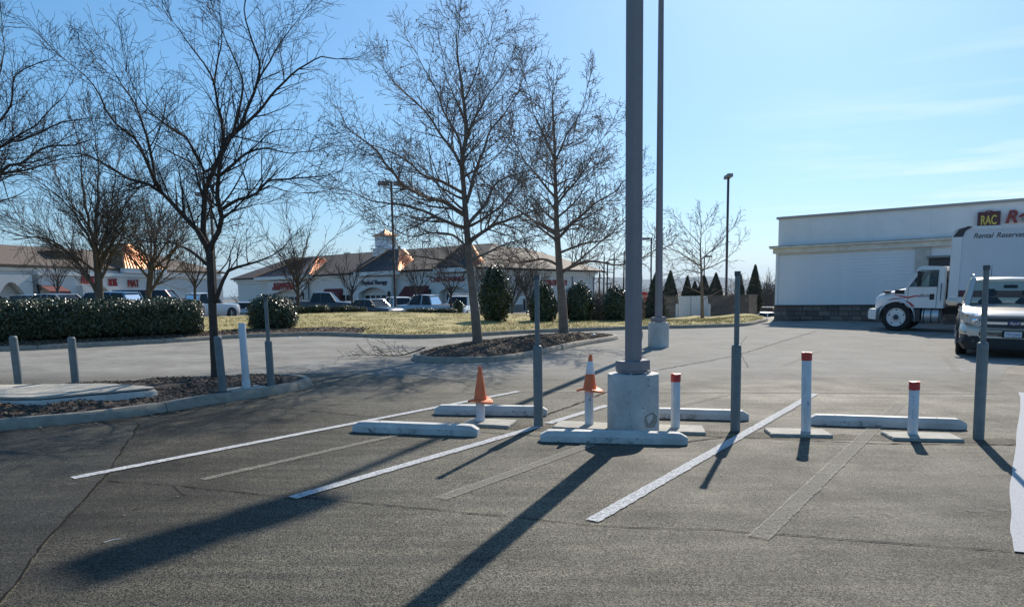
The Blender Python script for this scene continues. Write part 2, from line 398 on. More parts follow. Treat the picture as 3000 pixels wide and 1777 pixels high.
# darker paving laid left of a seam, the seam, and the cracks
seam = dense([(-2.3, 2.6), (-2.69, 3.72), (-2.88, 4.21), (-3.04, 4.69), (-3.22, 5.29), (-3.48, 6.11), (-3.74, 6.79), (-4.08, 7.72), (-4.34, 8.38)], .1, .022)
mb = MB(); poly = [(p.x, p.y) for p in seam] + [(-4.9, 8.5), (-9, 6), (-14, 2), (-8, 0), (-2.4, 1)]
mb.add([(x, y, .004) for x, y in poly], [tuple(range(len(poly) - 1, -1, -1))]); mb.build('paving_patch', 'asphalt_dark', lot)
strip(seam, .016, .008, 'crack', 'crack', jitter=.9)
for pts, w in (([(-4.34, 8.38), (-4.9, 8.48), (-5.2, 8.46)], .012), ([(-3.4, 5.97), (-2.79, 5.83), (-2.1, 5.62), (-1.69, 5.51), (-.37, 5.13), (.55, 4.83), (1.38, 4.74), (2.04, 4.59), (3.08, 4.34)], .014),
               ([(.4, 9.0), (.94, 9.96), (2.72, 13.68), (4.97, 16.36), (10.23, 24.71)], .05), ([(-3.2, 9.6), (-1.68, 8.88), (-.61, 8.07), (.33, 7.75)], .02), ([(2.36, 7.7), (2.72, 7.62), (3.86, 7.38), (5.06, 7.33), (5.4, 7.3)], .03),
               ([(1.8, 7.45), (2.3, 7.72), (2.5, 7.74)], .03), ([(-2.79, 5.83), (-2.55, 5.55), (-2.75, 5.2), (-3.2, 5.0)], .010), ([(-2.2, 6.6), (-1.5, 6.9), (-.9, 7.25), (-.3, 7.3)], .008), ([(4.6, 14.2), (5.6, 18.2), (7.2, 22.5)], .02), ([(-7.3, 6.6), (-6.2, 6.45), (-5.6, 6.9)], .012), ([(-5.5, 14.5), (-3, 13.6), (-.5, 12.6), (1.2, 12.2)], .02), ([(-9, 15.5), (-6, 15), (-3.5, 16.5)], .02)):
    strip(dense(pts, .08, .022), w * .6, .006, 'crack', 'crack', jitter=.95)
# backfilled trench between the slabs
strip(dense([(-.9, 8.42), (.5, 8.2), (1.6, 7.98), (3.0, 7.78), (5.3, 7.5)], .1, .03), .30, .003, 'trench_fill', 'asphalt_trench', jitter=.15)
# painted lines
for a, b, w in (((-3.72, 6.04), (.1, 11.0), .1), ((-1.69, 5.47), (.30, 8.27), .105), ((.42, 8.46), (1.28, 9.72), .1), ((.555, 4.92), (4.49, 10.76), .105)):
    strip(dense([a, b], .05), w, .010, 'painted_line', 'paint_fresh', jitter=.10)
for pts, w in (([(1.60, 4.58), (3.44, 7.22), (5.35, 9.96)], .13), ([(-.55, 5.45), (.19, 6.47), (.81, 7.35)], .11), ([(1.73, 9.16), (3.18, 10.73)], .11), ([(-.2, 11.06), (1.55, 10.97), (4.61, 10.9), (5.9, 10.84), (7.2, 10.8)], .12), ([(-2.6, 6.0), (-1.1, 8.0)], .07), ([(8.3, 13.6), (9.6, 16.2)], .13), ([(5.4, 14.5), (7.4, 17.6)], .10)):
    strip(dense(pts, .06), w, .008, 'faded_line', 'paint_old', jitter=.12)
    for sg in (-1, 1):
        d_ = (Vector(pts[-1]) - Vector(pts[0])).normalized(); q_ = Vector((-d_.y, d_.x)) * sg * w * .48
        strip(dense([Vector(p) + q_ for p in pts], .06, .006), .014, .0095, 'faded_line_edge', 'paint_edge', jitter=.6)
for pts, w in (([(2.62, 6.4), (2.75, 6.9), (3.1, 7.1), (3.3, 7.12)], .05), ([(-4.2, 5.0), (-4.0, 5.6), (-3.6, 5.9)], .05), ([(-6.6, 7.6), (-5.4, 6.4), (-4.7, 5.0)], .09), ([(2.4, 5.0), (3.6, 5.2)], .1), ([(1.0, 11.8), (3.4, 12.4), (6.2, 12.6)], .3), ([(-2, 13.2), (-.6, 14), (1.6, 14.1)], .3), ([(2.4, 14.5), (4.6, 14.9), (7.2, 15.1)], .35), ([(5, 19), (8, 19.4), (11, 19)], .4), ([(-8, 14.3), (-6, 14.9), (-4.2, 16.8)], .5), ([(2.2, 16.9), (3.4, 17.3), (5, 17.6)], .25)):
    strip(catmull(pts, .08), w, .0075, 'tyre_scuff', 'scuff', jitter=.5)
strip(dense([(-1.7, 9.0), (-.9, 8.86)], .06, .02), .05, .0085, 'survey_mark', 'paint_orange', jitter=.5)
strip(dense([(-2.9, 9.75), (-2.3, 9.5), (-2.0, 9.35)], .06, .02), .04, .0085, 'survey_mark', 'paint_orange', jitter=.5)
edge = dense([(7.6, 10.9), (7.3, 10.41), (6.5, 9.25), (5.66, 8.08), (4.98, 7.1), (4.4, 6.29), (3.98, 5.7), (3.61, 5.13), (3.30, 4.68), (3.09, 4.33)], .1, .004)
mb = MB(); poly = [(p.x, p.y) for p in edge] + [(3.9, 4.1), (5, 5.2), (8.6, 10.3)]
mb.add([(x, y, .011) for x, y in poly], [tuple(range(len(poly)))]); mb.build('painted_band', 'paint_band', lot)
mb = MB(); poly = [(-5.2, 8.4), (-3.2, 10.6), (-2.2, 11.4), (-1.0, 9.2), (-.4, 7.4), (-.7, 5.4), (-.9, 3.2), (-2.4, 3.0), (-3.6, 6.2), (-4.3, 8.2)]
mb.add([(x, y, .0030) for x, y in poly], [tuple(range(len(poly) - 1, -1, -1))]); mb.build('sheen_falloff_tint', 'sheen_falloff_tint', lot)  # dark sheet carrying the painted sheen falloff
mb = MB(); poly = [(-.6, 12.0), (.9, 11.6), (7.6, 11.4), (9.5, 14), (16, 20), (20, 26), (15, 32), (11.0, 30.6)] + [(p.x, p.y - .05) for p in reversed(kc) if -13 < p.x < 10.4] + [(-12.5, 12.8), (-9, 10.2), (-6.2, 12.2), (-4, 13.2), (-2.4, 13.0)]
mb.add([(x, y, .0035) for x, y in poly], [tuple(range(len(poly)))]); mb.build('lane_dust_sheen', 'lane_dust_sheen', lot)  # pale sheet: lane dust and painted far sheen together

fk = MB()
for k in range(120):
    p = gp(random.uniform(200, 2950), random.uniform(1000, 1700)); a = random.uniform(0, 6.3); s_ = random.uniform(.003, .010) * (1 + p.y * .16); t_ = s_ * random.uniform(.3, .8)
    fk.add([(p.x + s_ * math.cos(a) - .0, p.y + s_ * math.sin(a), .0125), (p.x - t_ * math.sin(a), p.y + t_ * math.cos(a), .0125), (p.x - s_ * math.cos(a), p.y - s_ * math.sin(a), .0125), (p.x + t_ * math.sin(a), p.y - t_ * math.cos(a), .0125)], [(0, 1, 2, 3)])
struct(fk.build('paint_flecks', 'paint_edge', lot), 'stuff')
def kerb(name, pts, inward, seglen, start=0., mat='kerb', h=.12, w=.16):
    """kerb stones laid along pts; inward = +1 when the bed lies left of the walking direction"""
    root = struct(empty(name, Vector((0, 0, 0)))); d = 0; cur = []; nxt = seglen - start
    def flush(cur):
        if len(cur) < 2: return
        rg = []
        for i, (p, t) in enumerate(cur):
            q = Vector((-t.y, t.x, 0)) * inward; P = Vector((p.x, p.y, 0)); j = noise.noise(P * 1.7) * .006
            end = .010 if i in (0, len(cur) - 1) else 0
            rg.append([P + q * o + Vector((0, 0, z)) for o, z in ((0, -.05), (end, 0), (.022 + end, h - .035 + j), (.055, h - end + j), (w - .02, h - end + j), (w, h - .03), (w, -.05))])
        m = MB(); m.rings(rg); m.build('kerb_stone', mat, root, 'auto')
    for i, p in enumerate(pts):
        t = (pts[min(i + 1, len(pts) - 1)] - pts[max(i - 1, 0)]).normalized()
        cur.append((p, t))
        if i + 1 < len(pts): d += (pts[i + 1] - p).length
        if d > nxt:
            flush(cur); cur = [(p + t * .012, t)]; nxt += seglen
    flush(cur); return root
kerb('grass_kerb', kc, 1, 3.0)

def bed(name, pts, hump, chips, lift=.10):
    P = [Vector((p.x, p.y)) for p in pts]; c = sum(P, Vector((0, 0))) / len(P); S = [1., .93, .82, .66, .46, .24]; mb = MB(); rg = []
    def hz(q, s):
        v = Vector((q.x, q.y, 0)); return lift + hump * (1 - s * s) + (noise.noise(v * 2.3) * .035 + noise.noise(v * 7) * .018) * (s < 1)
    for s in S: rg.append([Vector((q.x, q.y, hz(q, s))) for q in [c + (p - c) * s for p in P]])
    mb.rings(rg, cap=False); n = len(P); o = (len(S) - 1) * n
    mb.f.append(tuple(range(o, o + n))); mb.m.append(0)
    b = struct(mb.build(name, 'mulch', None, True)); ck = MB()
    for k in range(chips):
        i = random.randrange(n); s = math.sqrt(random.random()) * .985; q = c + (P[i].lerp(P[(i + 1) % n], random.random()) - c) * s
        l, w = random.uniform(.02, .075), random.uniform(.008, .022)
        m = tr(q.x, q.y, hz(q, s) + .006) @ rz(random.uniform(0, 6.3)) @ Matrix.Rotation(random.uniform(-.5, .5), 4, 'Y') @ Matrix.Rotation(random.uniform(-.5, .5), 4, 'X')
        ck.mi = random.choice((0, 0, 1, 1, 2, 2, 3)); ck.box(-l / 2, l / 2, -w / 2, w / 2, -.004, .006, m)
    struct(ck.build('mulch_chips', ['mulch_chip0', 'mulch_chip1', 'mulch_chip2', 'mulch_chip3'], b), 'stuff')
    return b, lambda x, y: lift + hump * .6
def inset(pts, d):
    n = len(pts); out = []
    for i, p in enumerate(pts):
        t = (pts[(i + 1) % n] - pts[i - 1]).normalized(); out.append(p + Vector((-t.y, t.x)) * d)
    return out
ISL1 = [(-9.2, 5.5), (-7.2, 6.95), (-5.72, 8.05), (-4.99, 8.57), (-4.5, 9.15), (-4.12, 9.79), (-3.63, 10.45), (-3.26, 11.18), (-3.2, 11.7), (-3.5, 12.15), (-4.2, 12.35), (-5.2, 12.0), (-6.4, 11.25), (-7.6, 10.35), (-9.6, 8.8), (-11.5, 7.2), (-10.8, 5.6)]
i1 = [p.to_2d() for p in catmull([Vector((*p, 0)) for p in ISL1], .14, True)]
kerb('near_island_kerb', i1 + [i1[0]], 1, 2.35, .9)
bed('near_mulch_bed', inset(i1, .13), .13, 9000)
ISL2 = [(-2.16, 15.75), (-1.83, 15.05), (-1.25, 14.86), (-.14, 15.29), (.79, 16.91), (1.76, 18.91), (2.9, 20.8), (3.1, 21.6), (2.7, 22.2), (1.9, 22.0), (.4, 20.6), (-1.0, 18.8), (-1.95, 17.2)]
i2 = [p.to_2d() for p in catmull([Vector((*p, 0)) for p in ISL2], .2, True)]
kerb('far_island_kerb', i2 + [i2[0]], 1, 2.8, .4)
bed('far_mulch_bed', inset(i2, .13), .16, 7000)

# grass bank behind the long kerb, the ground beyond it, the far car park, the hills
def lerp_tab(tab, x):
    if x <= tab[0][0]: return tab[0][1]
    for (a, u), (b, v) in zip(tab, tab[1:]):
        if x <= b: return u + (v - u) * (x - a) / (b - a)
    return tab[-1][1]
CREST = [(-30, .25), (-9, .27), (-2.2, .25), (0, .15), (4.3, -.07), (7.7, -.28), (11, -.4)]
def kerb_y(X): return lerp_tab([(p.x, p.y) for p in kc], X)
def bankz(X, Y):
    t = Y - kerb_y(X); zc = lerp_tab(CREST, X)
    if t < 11: return .09 + .05 * smooth(0, 1, t) + (zc - .14) * smooth(1, 11, t) + noise.noise(Vector((X, Y, 0)) * .6) * .03 * smooth(0, 2, t)
    return zc + (farz(X, Y) - zc) * smooth(11, 24, t)
ts = [.13, .5, 1, 1.6, 2.4, 3.4, 4.6, 6, 7.6, 9.2, 10.4, 11.4, 12.6, 14, 16, 18.5, 21, 24, 30]
mb = MB(); rg = []
for t in ts: rg.append([Vector((p.x, p.y + t, bankz(p.x, p.y + t))) for p in kc])
mb.rings([list(reversed(r_)) for r_ in rg], False, False); bank = struct(mb.build('grass_bank', 'grass', None, True))
gb = MB()
for k in range(60000):
    X = random.uniform(-17, 11); t = .2 + 11.5 * random.random() ** 1.5; Y = kerb_y(X) + t; z = bankz(X, Y)
    if noise.noise(Vector((X, Y, 3)) * 1.1) < -.28: continue
    a = random.uniform(0, 6.3); h = random.uniform(.02, .05); w = random.uniform(.006, .014); lx, ly = random.uniform(-.04, .04), random.uniform(-.04, .04)
    gb.mi = random.choice((0, 0, 1, 2)); gb.add([(X - w * math.cos(a), Y - w * math.sin(a), z - .005), (X + w * math.cos(a), Y + w * math.sin(a), z - .005), (X + lx, Y + ly, z + h)], [(0, 1, 2)])
struct(gb.build('grass_blades', ['blade0', 'blade1', 'blade2'], bank), 'stuff')
vm = MB(); pts = [p for p in kc if -17 < p.x < -4.6]
vm.rings([[Vector((p.x, p.y + t, bankz(p.x, p.y + t) + .02)) for p in reversed(pts)] for t in (.14, .5, .9, 1.3, 1.6 )], False, False); vb = struct(vm.build('verge_mulch', 'mulch', None, True))
ck = MB()
for k in range(3500):
    p = random.choice(pts); X = p.x + random.uniform(-.15, .15); Y = p.y + random.uniform(.2, 1.7); l, w = random.uniform(.03, .09), random.uniform(.01, .03); ck.mi = random.choice((0, 0, 1, 2, 3))
    ck.box(-l / 2, l / 2, -w / 2, w / 2, -.004, .008, tr(X, Y, bankz(X, Y) + .03) @ rz(random.uniform(0, 6.3)) @ Matrix.Rotation(random.uniform(-.5, .5), 4, 'Y'))
struct(ck.build('mulch_chips', ['mulch_chip0', 'mulch_chip1', 'mulch_chip2', 'mulch_chip3'], vb), 'stuff')
def grid(xs, ys, f, name, mat):
    m = MB(); m.rings([[Vector((x, y, f(x, y))) for x in xs] for y in ys], False, False); m.f = [tuple(reversed(q)) for q in m.f] if False else m.f
    return m.build(name, mat, None, True)
xs = [-9000, -6000, -2500, -1000, -400, -180, -90, -60, -40, -25, -15, -8, -3, 2, 7, 12, 18, 26, 40, 70, 140, 400, 1200, 3500, 6000, 9000]
ys = [-1500, -600, -120, -30, -10, 0, 12, 22, 30, 36, 42, 48, 55, 65, 80, 100, 130, 180, 300, 600, 1400, 3500, 6500, 9500]
struct(grid(xs, ys, lambda x, y: min(farz(x, y), -.06) - .10 - .4 * smooth(24, 10, y) - .2 * smooth(40, 34, y) * smooth(5, 11, x), 'ground', 'field'))
struct(grid([-95, -70, -50, -38, -28, -20, -12, -6, 0, 6], [46, 50, 55, 60, 66, 74, 84, 96, 110, 125, 150], lambda x, y: farz(x, y) + .0, 'far_parking_lot', 'asphalt'))
CR = [(-900, 878), (-300, 880), (200, 884), (500, 880), (640, 872), (690, 867), (730, 865), (800, 870), (1000, 868), (1400, 852), (1600, 838), (1690, 824), (1760, 812), (1830, 813), (1900, 819), (1990, 815), (2060, 810), (2120, 812), (2180, 820), (2240, 829), (2300, 836), (2500, 841), (3000, 838), (3500, 846), (4200, 850)]
rg = []
for k, (Y, f) in enumerate(((3300, 0), (3900, .22), (4600, .5), (5200, .78), (5800, 1.), (6600, .72), (8000, 0))):
    row = []
    for i in range(150):
        px = -900 + i * 34; c = at(px, lerp_tab(CR, px), 5800); X = c.x * Y / 5800; lo = level(X, Y) - 15
        row.append(Vector((X, Y, lo + (c.z - level(c.x, 5800) + 15) * f * (1 + .22 * noise.noise(Vector((X * .0016, Y * .0016, 0))) * (f < 1)) + noise.noise(Vector((X * .008, Y * .008, 2))) * 7)))
    rg.append(row)
m = MB(); m.rings(rg, False, False); struct(m.build('mountain_ridge', 'hill', None, True))

# ------------------------------------------------------------ bollards, posts, slabs, wheel stops, cones
def bollard_sleeve(h, r=.053):
    return mesh_only('sleeve', MB().lathe([(r, -.15), (r, h - .035), (r * .97, h - .02), (r * .86, h - .008), (r * .6, h - .001), (.001, h)], 28), 'bollard', 'auto')
def short_bollard(p, h, lean, label):
    e = empty('bollard', tr(*p) @ TILT @ Matrix.Rotation(lean[0], 4, 'Y') @ Matrix.Rotation(lean[1], 4, 'X'), label, 'bollard', 'grey bollards')
    link('sleeve', bollard_sleeve(h), e)
    MB().lathe([(.0545, 0), (.0545, .02), (.051, .022), (.051, 0)], 28).build('base_ring', 'bollard_cap', e, 'auto')
    return e
def tall_bollard(p, h, H, lean, label):
    e = empty('bollard_with_pole', tr(*p) @ TILT @ Matrix.Rotation(lean[0], 4, 'Y') @ Matrix.Rotation(lean[1], 4, 'X'), label, 'bollard', 'grey bollards with upper poles')
    link('sleeve', bollard_sleeve(h), e)
    MB().lathe([(.028, h - .01), (.0275, H - .05), (.0275, H - .045)], 20).build('pole', 'bollard', e, 'auto')
    MB().lathe([(.033, H - .05), (.034, H - .008), (.031, H), (.001, H)], 20).build('cap', 'bollard_cap', e, 'auto')
    return e
tall_bollard((.305, 8.32, 0), .935, 1.725, (0, 0), 'grey bollard with upper pole left of the big lamp base, behind the wheel stops')
tall_bollard((2.50, 8.07, 0), .965, 1.765, (-.005, 0), 'grey bollard with upper pole standing on the bold white line right of the lamp base')
tall_bollard((4.94, 7.62, 0), 1.03, 1.82, (-.012, 0), 'grey bollard with upper pole at the right edge, in front of the tan car')
tall_bollard((-3.60, 10.86, .13), .66, 1.29, (-.01, 0), 'grey bollard with upper pole in the mulch bed, beside the round bush')
short_bollard((-6.95, 10.25, .12), .78, (-.03, 0), 'leftmost plain grey bollard behind the concrete pad')
short_bollard((-6.27, 10.45, .12), .75, (-.012, 0), 'plain grey bollard behind the concrete pad, right one of the two')
short_bollard((-4.03, 10.12, .13), .78, (-.035, 0), 'plain grey bollard in the mulch bed right of the tree trunk')

def slab(c, w, d, ang, label, h=.036):
    z0 = -.02 if c[2] < .05 else c[2] - .03
    mb = MB(); n = 8; pts = []
    for (x0, y0), (x1, y1) in zip(((-w / 2, -d / 2), (w / 2, -d / 2), (w / 2, d / 2), (-w / 2, d / 2)), ((w / 2, -d / 2), (w / 2, d / 2), (-w / 2, d / 2), (-w / 2, -d / 2))):
        for k in range(n): t = k / n; pts.append((x0 + (x1 - x0) * t + random.uniform(-.006, .006), y0 + (y1 - y0) * t + random.uniform(-.006, .006)))
    rg = []
    for z, s in ((z0, 1.0), (c[2] + h - .012, 1.0), (c[2] + h, .975)): rg.append([Vector((x * s, y * s, z - c[2])) for x, y in pts])
    o = mb.rings(rg).build('concrete_slab', 'slab'); o.matrix_world = tr(*c) @ rz(ang); return tag(o, label, 'slab', 'concrete slabs under the white posts')
def white_post(p, h, lean, label, red=False, print_=None, coupling=False):
    e = empty('white_post', tr(*p) @ TILT @ Matrix.Rotation(lean[0], 4, 'Y') @ Matrix.Rotation(lean[1], 4, 'X'), label, 'post', 'white plastic pipe posts')
    r = .0505
    MB().lathe([(r, 0), (r, h - .004), (r - .003, h), (r - .009, h), (r - .009, h - .3)], 32).build('pipe', 'pvc', e, 'auto')
    if red:
        mb = MB(); rg = []
        for z, rr in ((h - .085, r + .0015), (h - .083, r + .0035), (h - .01, r + .0035), (h + .004, r + .003), (h + .006, r - .006)):
            rg.append([Vector((rr * math.cos(a), rr * math.sin(a), z + (.008 * noise.noise(Vector((a * 1.4, p[0] * 7, 1))) if z > h - .02 else .004 * noise.noise(Vector((a * 2, p[0] * 3, 0)))))) for a in [2 * math.pi * k / 32 for k in range(32)]])
        mb.rings(rg, cap=True).build('red_cap', 'red_paint', e, 'auto')
    if coupling: MB().lathe([(r + .008, -.01), (r + .008, .10), (r + .005, .105), (r, .105)], 32).build('coupling', 'pvc', e, 'auto')
    # faint factory print down the side of the pipe
    mb = MB()
    for k in range(int(h * 22)):
        z = .1 + k / 22 * .8
        if random.random() < .3 or z > h - .16: continue
        a0 = -math.pi / 2 - .62 + lean[0]; mb.quad(*[Vector(((r + .0008) * math.cos(a), (r + .0008) * math.sin(a), zz)) for a, zz in ((a0, z), (a0 + .07, z), (a0 + .07, z + .022), (a0, z + .022))])
    struct(mb.build('print_line', 'pvc_print', e), 'stuff')
    if print_: text('number', print_[0], .062, 'pvc_print', e, tr(-.015, -r - .001, print_[1]) @ Matrix.Rotation(R(90), 4, 'X'), .0006)
    return e
SL = [((-.26, 8.43, 0), .56, .38, R(-15), 'concrete slab under the cone-topped post nearest the left wheel stops'), ((.80, 8.24, 0), .60, .40, R(-14), 'concrete slab touching the left side of the lamp base'),
      ((1.83, 8.05, 0), .62, .40, R(-8), 'concrete slab touching the right side of the lamp base'), ((3.12, 7.87, 0), .64, .34, R(-6), 'concrete slab under the tallest red-capped post'),
      ((4.36, 7.66, 0), .70, .34, R(-7), 'concrete slab under the red-capped post nearest the right edge')]
for c, w, d, a, lb in SL: slab(c, w, d, a, lb)
slab((-3.87, 10.50, .085), .60, .34, R(52), 'concrete slab in the mulch bed under the tall capless white post', .05)
white_post((-.37, 8.47, .036), .34, (0, 0), 'white pipe post with a plain orange cone over its top')
white_post((.885, 8.27, .036), .50, (0, 0), 'white pipe post under the white-banded orange cone', print_=('4', .27))
white_post((1.83, 8.08, .036), .60, (0, 0), 'red-capped white post just right of the lamp base', True)
white_post((3.21, 7.87, .036), .86, (-.02, 0), 'tallest red-capped white post, near the middle right', True, ('5', .29))
white_post((4.30, 7.73, .036), .56, (-.01, 0), 'shortest red-capped white post, near the right edge', True)
white_post((-3.85, 10.53, .134), .93, (-.012, 0), 'tall plain white post without a cap in the mulch bed', coupling=True)
mb = MB()
for k in range(6): mb.box(-.03, .05, -.012, .012, 0, .01, tr(-.4 + random.uniform(-.05, .05), 0, 0))

def cone(p, label, band, h=.40, tilt=(0, 0)):
    e = empty('traffic_cone', tr(*p) @ rz(.5) @ Matrix.Rotation(tilt[0], 4, 'X') @ Matrix.Rotation(tilt[1], 4, 'Y'), label, 'traffic cone', 'orange cones slipped over the white posts')
    mb = MB(); b = .13; rg = []
    for z, s in ((-.006, 1.), (.010, 1.), (.016, .94)):                # warped square foot
        ring = []
        for k in range(32):
            a = 2 * math.pi * k / 32; ca, sa = math.cos(a), math.sin(a); q = (abs(ca) ** 4 + abs(sa) ** 4) ** -.25
            x, y = b * s * ca * q, b * s * sa * q; ring.append(Vector((x, y, z + .016 * math.sin(2 * a + .6) * (math.hypot(x, y) / b) ** 2)))
        rg.append(ring)
    mb.rings(rg).build('foot', 'orange', e, 'auto')
    MB().lathe([(.080, .012), (.074, .03), (.019, h - .01), (.017, h), (.012, h), (.012, h - .05)], 32).build('shell', 'orange', e, 'auto')
    if band: MB().lathe([(.0525, .185), (.0532, .187), (.0305, .328), (.0296, .33)], 32).build('reflective_band', 'cone_band', e, 'auto')
    return e
cone((-.37, 8.47, .275), 'plain orange traffic cone over the leftmost short white post', False, .405, (.02, -.02))
cone((.885, 8.27, .43), 'orange traffic cone with a white band, left of the lamp base', True, .405, (-.03, .03))

def wheel_stop(a, b, label, W=.155, H=.115):
    a, b = Vector((*a, 0)), Vector((*b, 0)); L = (b - a).length
    prof = [(-W / 2, 0), (-W / 2, H * .55), (-W * .34, H), (W * .34, H), (W / 2, H * .55), (W / 2, 0)]; rg = []
    n = 30
    for i in range(n + 1):
        x = L * i / n; e = smooth(0, .09, min(x, L - x)) if False else min(1, min(x, L - x) / .06)
        rg.append([Vector((x, y * (.86 + .14 * e), z * (.60 + .40 * e) + noise.noise(Vector((x * 6, y * 20, a.x))) * .002)) for y, z in prof])
    xs_ = [0, .07, L - .07, L]
    e = empty('wheel_stop', frame(b - a, Vector((-(b - a).y, (b - a).x, 0)), a + Vector((0, 0, .003))), label, 'wheel stop', 'concrete wheel stops')
    MB().rings([rg[0], [p.lerp(q, .5) for p, q in zip(rg[1], rg[2])]] + rg[3:-3] + [[p.lerp(q, .5) for p, q in zip(rg[-2], rg[-3])], rg[-1]]).build('block', 'stop', e)
    mb = MB()
    for k in range(7):
        x = random.uniform(.1, L - .1); s = random.uniform(.006, .03); mb.box(x - s, x + s * random.random(), -W / 2 - .0015, -W / 2 + .01, .004, .004 + s * .6)
    struct(mb.build('chipped_spots', 'chip', e), 'stuff')
    for k in range(3): x = random.uniform(.12, L - .45); MB().quad(Vector((x, -W / 2 - .0015, .012)), Vector((x + .3, -W / 2 - .0015, .012)), Vector((x + .3, -W / 2 - .0015, H * .53)), Vector((x, -W / 2 - .0015, H * .53))).build('tyre_mark', 'tyre_black', e)
    mb = MB()
    for x in (.3, L - .3): mb.lathe([(.012, H - .01), (.012, H + .002)], 10, (x, 0))
    struct(mb.build('anchor_pins', 'darkgrey', e), 'stuff')
    return e
wheel_stop((-1.76, 8.06), (-.36, 7.80), 'whitish wheel stop nearest on the left, its end under the plain cone')
wheel_stop((-.97, 9.14), (.44, 9.02), 'whitish wheel stop behind the plain cone and the left tall bollard')
wheel_stop((.30, 7.56), (1.80, 7.39), 'whitish wheel stop right in front of the lamp base')
wheel_stop((1.50, 8.93), (2.85, 8.72), 'whitish wheel stop behind the lamp base, its end behind the bollard')
wheel_stop((3.47, 8.47), (5.13, 8.17), 'longest wheel stop, scuffed, behind the red-capped posts on the right')

# ------------------------------------------------------------ concrete pad in the near bed
pad = empty('concrete_pad', tr(-5.9, 9.4, .06), 'low concrete utility pad with flat cover in the near mulch bed', 'pad')
PO = [(.18, -.62), (1.14, .22), (1.16, .30), (.30, .66), (-1.2, .5), (-1.5, -.25), (-1.42, -.38), (-.2, -.64)]
m_ = MB(); rg = [[Vector((x * s, y * s, z)) for x, y in PO] for z, s in ((-.1, 1.02), (.145, 1.0), (.165, .985), (.165, .93))]; m_.rings(rg).build('base_block', 'pad_white', pad, 'auto')
MB().prism([(x * .955, y * .94) for x, y in PO], .166, .178).build('gap_strip', 'black', pad)
m_ = MB(); rg = [[Vector((x * s + .0, y * s + .01, z)) for x, y in PO] for z, s in ((.179, .965), (.197, .965), (.205, .95))]; m_.rings(rg).build('cover_plate', 'slab', pad, 'auto')

# ------------------------------------------------------------ parking lot light poles
def lamp_heads(e, H, ang, n=2, s=1.):
    for k in range(n):
        a = ang + k * 2 * math.pi / n; m0 = rz(a)
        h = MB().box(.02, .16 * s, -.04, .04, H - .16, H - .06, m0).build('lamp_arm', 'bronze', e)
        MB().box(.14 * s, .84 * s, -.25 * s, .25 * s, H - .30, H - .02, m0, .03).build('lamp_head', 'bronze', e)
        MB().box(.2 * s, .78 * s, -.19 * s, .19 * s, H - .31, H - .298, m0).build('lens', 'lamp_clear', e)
def big_lamp(p, label, base_h, base_r, w, H, rot, cat='lamp post', stain=True, taper=.94):
    e = empty('parking_lot_lamp', tr(*p) @ TILT, label, cat, 'square bronze lamp posts on concrete bases')
    rg = []
    for z, s in ((-.2, 1), (.03, 1.0), (base_h - .02, .985), (base_h, .965), (base_h, .5)):
        rg.append([Vector((base_r * s * math.cos(2 * math.pi * k / 40), base_r * s * math.sin(2 * math.pi * k / 40), z + (.006 * noise.noise(Vector((k * .9, z * 9, 0))) if .05 < z else 0))) for k in range(40)])
    b = MB().rings(rg).build('concrete_base', 'lampbase', e, 'auto')
    if stain:
        mb = MB(); c = -.98; pts = []                                  # broken-out patch low on the right
        for k in range(18):
            t = 2 * math.pi * k / 18; rr = .085 * (1 + .35 * noise.noise(Vector((math.cos(t) * 2, math.sin(t) * 2, 3)))); pts.append((c + rr / base_r * math.cos(t) * 1.15, .17 + rr * math.sin(t) * .95))
        mb.add([((base_r + .002) * math.cos(a), (base_r + .002) * math.sin(a), z) for a, z in pts], [tuple(range(18))]); mb.build('spalled_patch', 'chip', b)
        mb = MB()
        for k in range(26):
            a = random.uniform(-2.9, -.3); z = random.uniform(.05, base_h - .03); s = random.uniform(.002, .007)
            mb.box(-s, s, -.002, .002, -s * .7, s * .7, tr((base_r - .001) * math.cos(a), (base_r - .001) * math.sin(a), z) @ rz(a + math.pi / 2))
        struct(mb.build('pits', 'darkgrey', b), 'stuff')
    m0 = rz(rot); z0 = base_h
    def shaft(w0, z1, w1, z2, nm):
        rg = []
        for z, ww in ((z1, w0), (z2, w1)):
            c = ww * .10; h = ww / 2; rg.append([m0 @ Vector((x, y, z)) for x, y in ((-h + c, -h), (h - c, -h), (h, -h + c), (h, h - c), (h - c, h), (-h + c, h), (-h, h - c), (-h, -h + c))])
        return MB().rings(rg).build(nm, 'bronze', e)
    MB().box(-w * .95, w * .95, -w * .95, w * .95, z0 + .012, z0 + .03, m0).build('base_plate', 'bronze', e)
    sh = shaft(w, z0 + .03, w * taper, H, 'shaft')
    q = w * 1.0
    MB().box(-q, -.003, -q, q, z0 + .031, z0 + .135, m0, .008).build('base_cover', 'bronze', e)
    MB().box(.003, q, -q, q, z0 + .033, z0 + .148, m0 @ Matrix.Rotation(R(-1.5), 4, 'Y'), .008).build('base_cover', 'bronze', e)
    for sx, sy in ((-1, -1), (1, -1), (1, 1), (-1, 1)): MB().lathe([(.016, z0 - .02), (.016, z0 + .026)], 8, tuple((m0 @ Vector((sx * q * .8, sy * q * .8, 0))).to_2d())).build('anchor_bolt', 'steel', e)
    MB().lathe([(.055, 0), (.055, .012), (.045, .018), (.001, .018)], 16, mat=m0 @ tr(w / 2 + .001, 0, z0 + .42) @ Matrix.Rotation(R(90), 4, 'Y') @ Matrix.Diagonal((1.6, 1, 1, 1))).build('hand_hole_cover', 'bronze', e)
    lamp_heads(e, H + .1, R(56), 2)
    return e
big_lamp((1.345, 8.0, 0), 'thick square lamp post on a white concrete drum, front middle right', .655, .285, .143, 10.75, R(27))
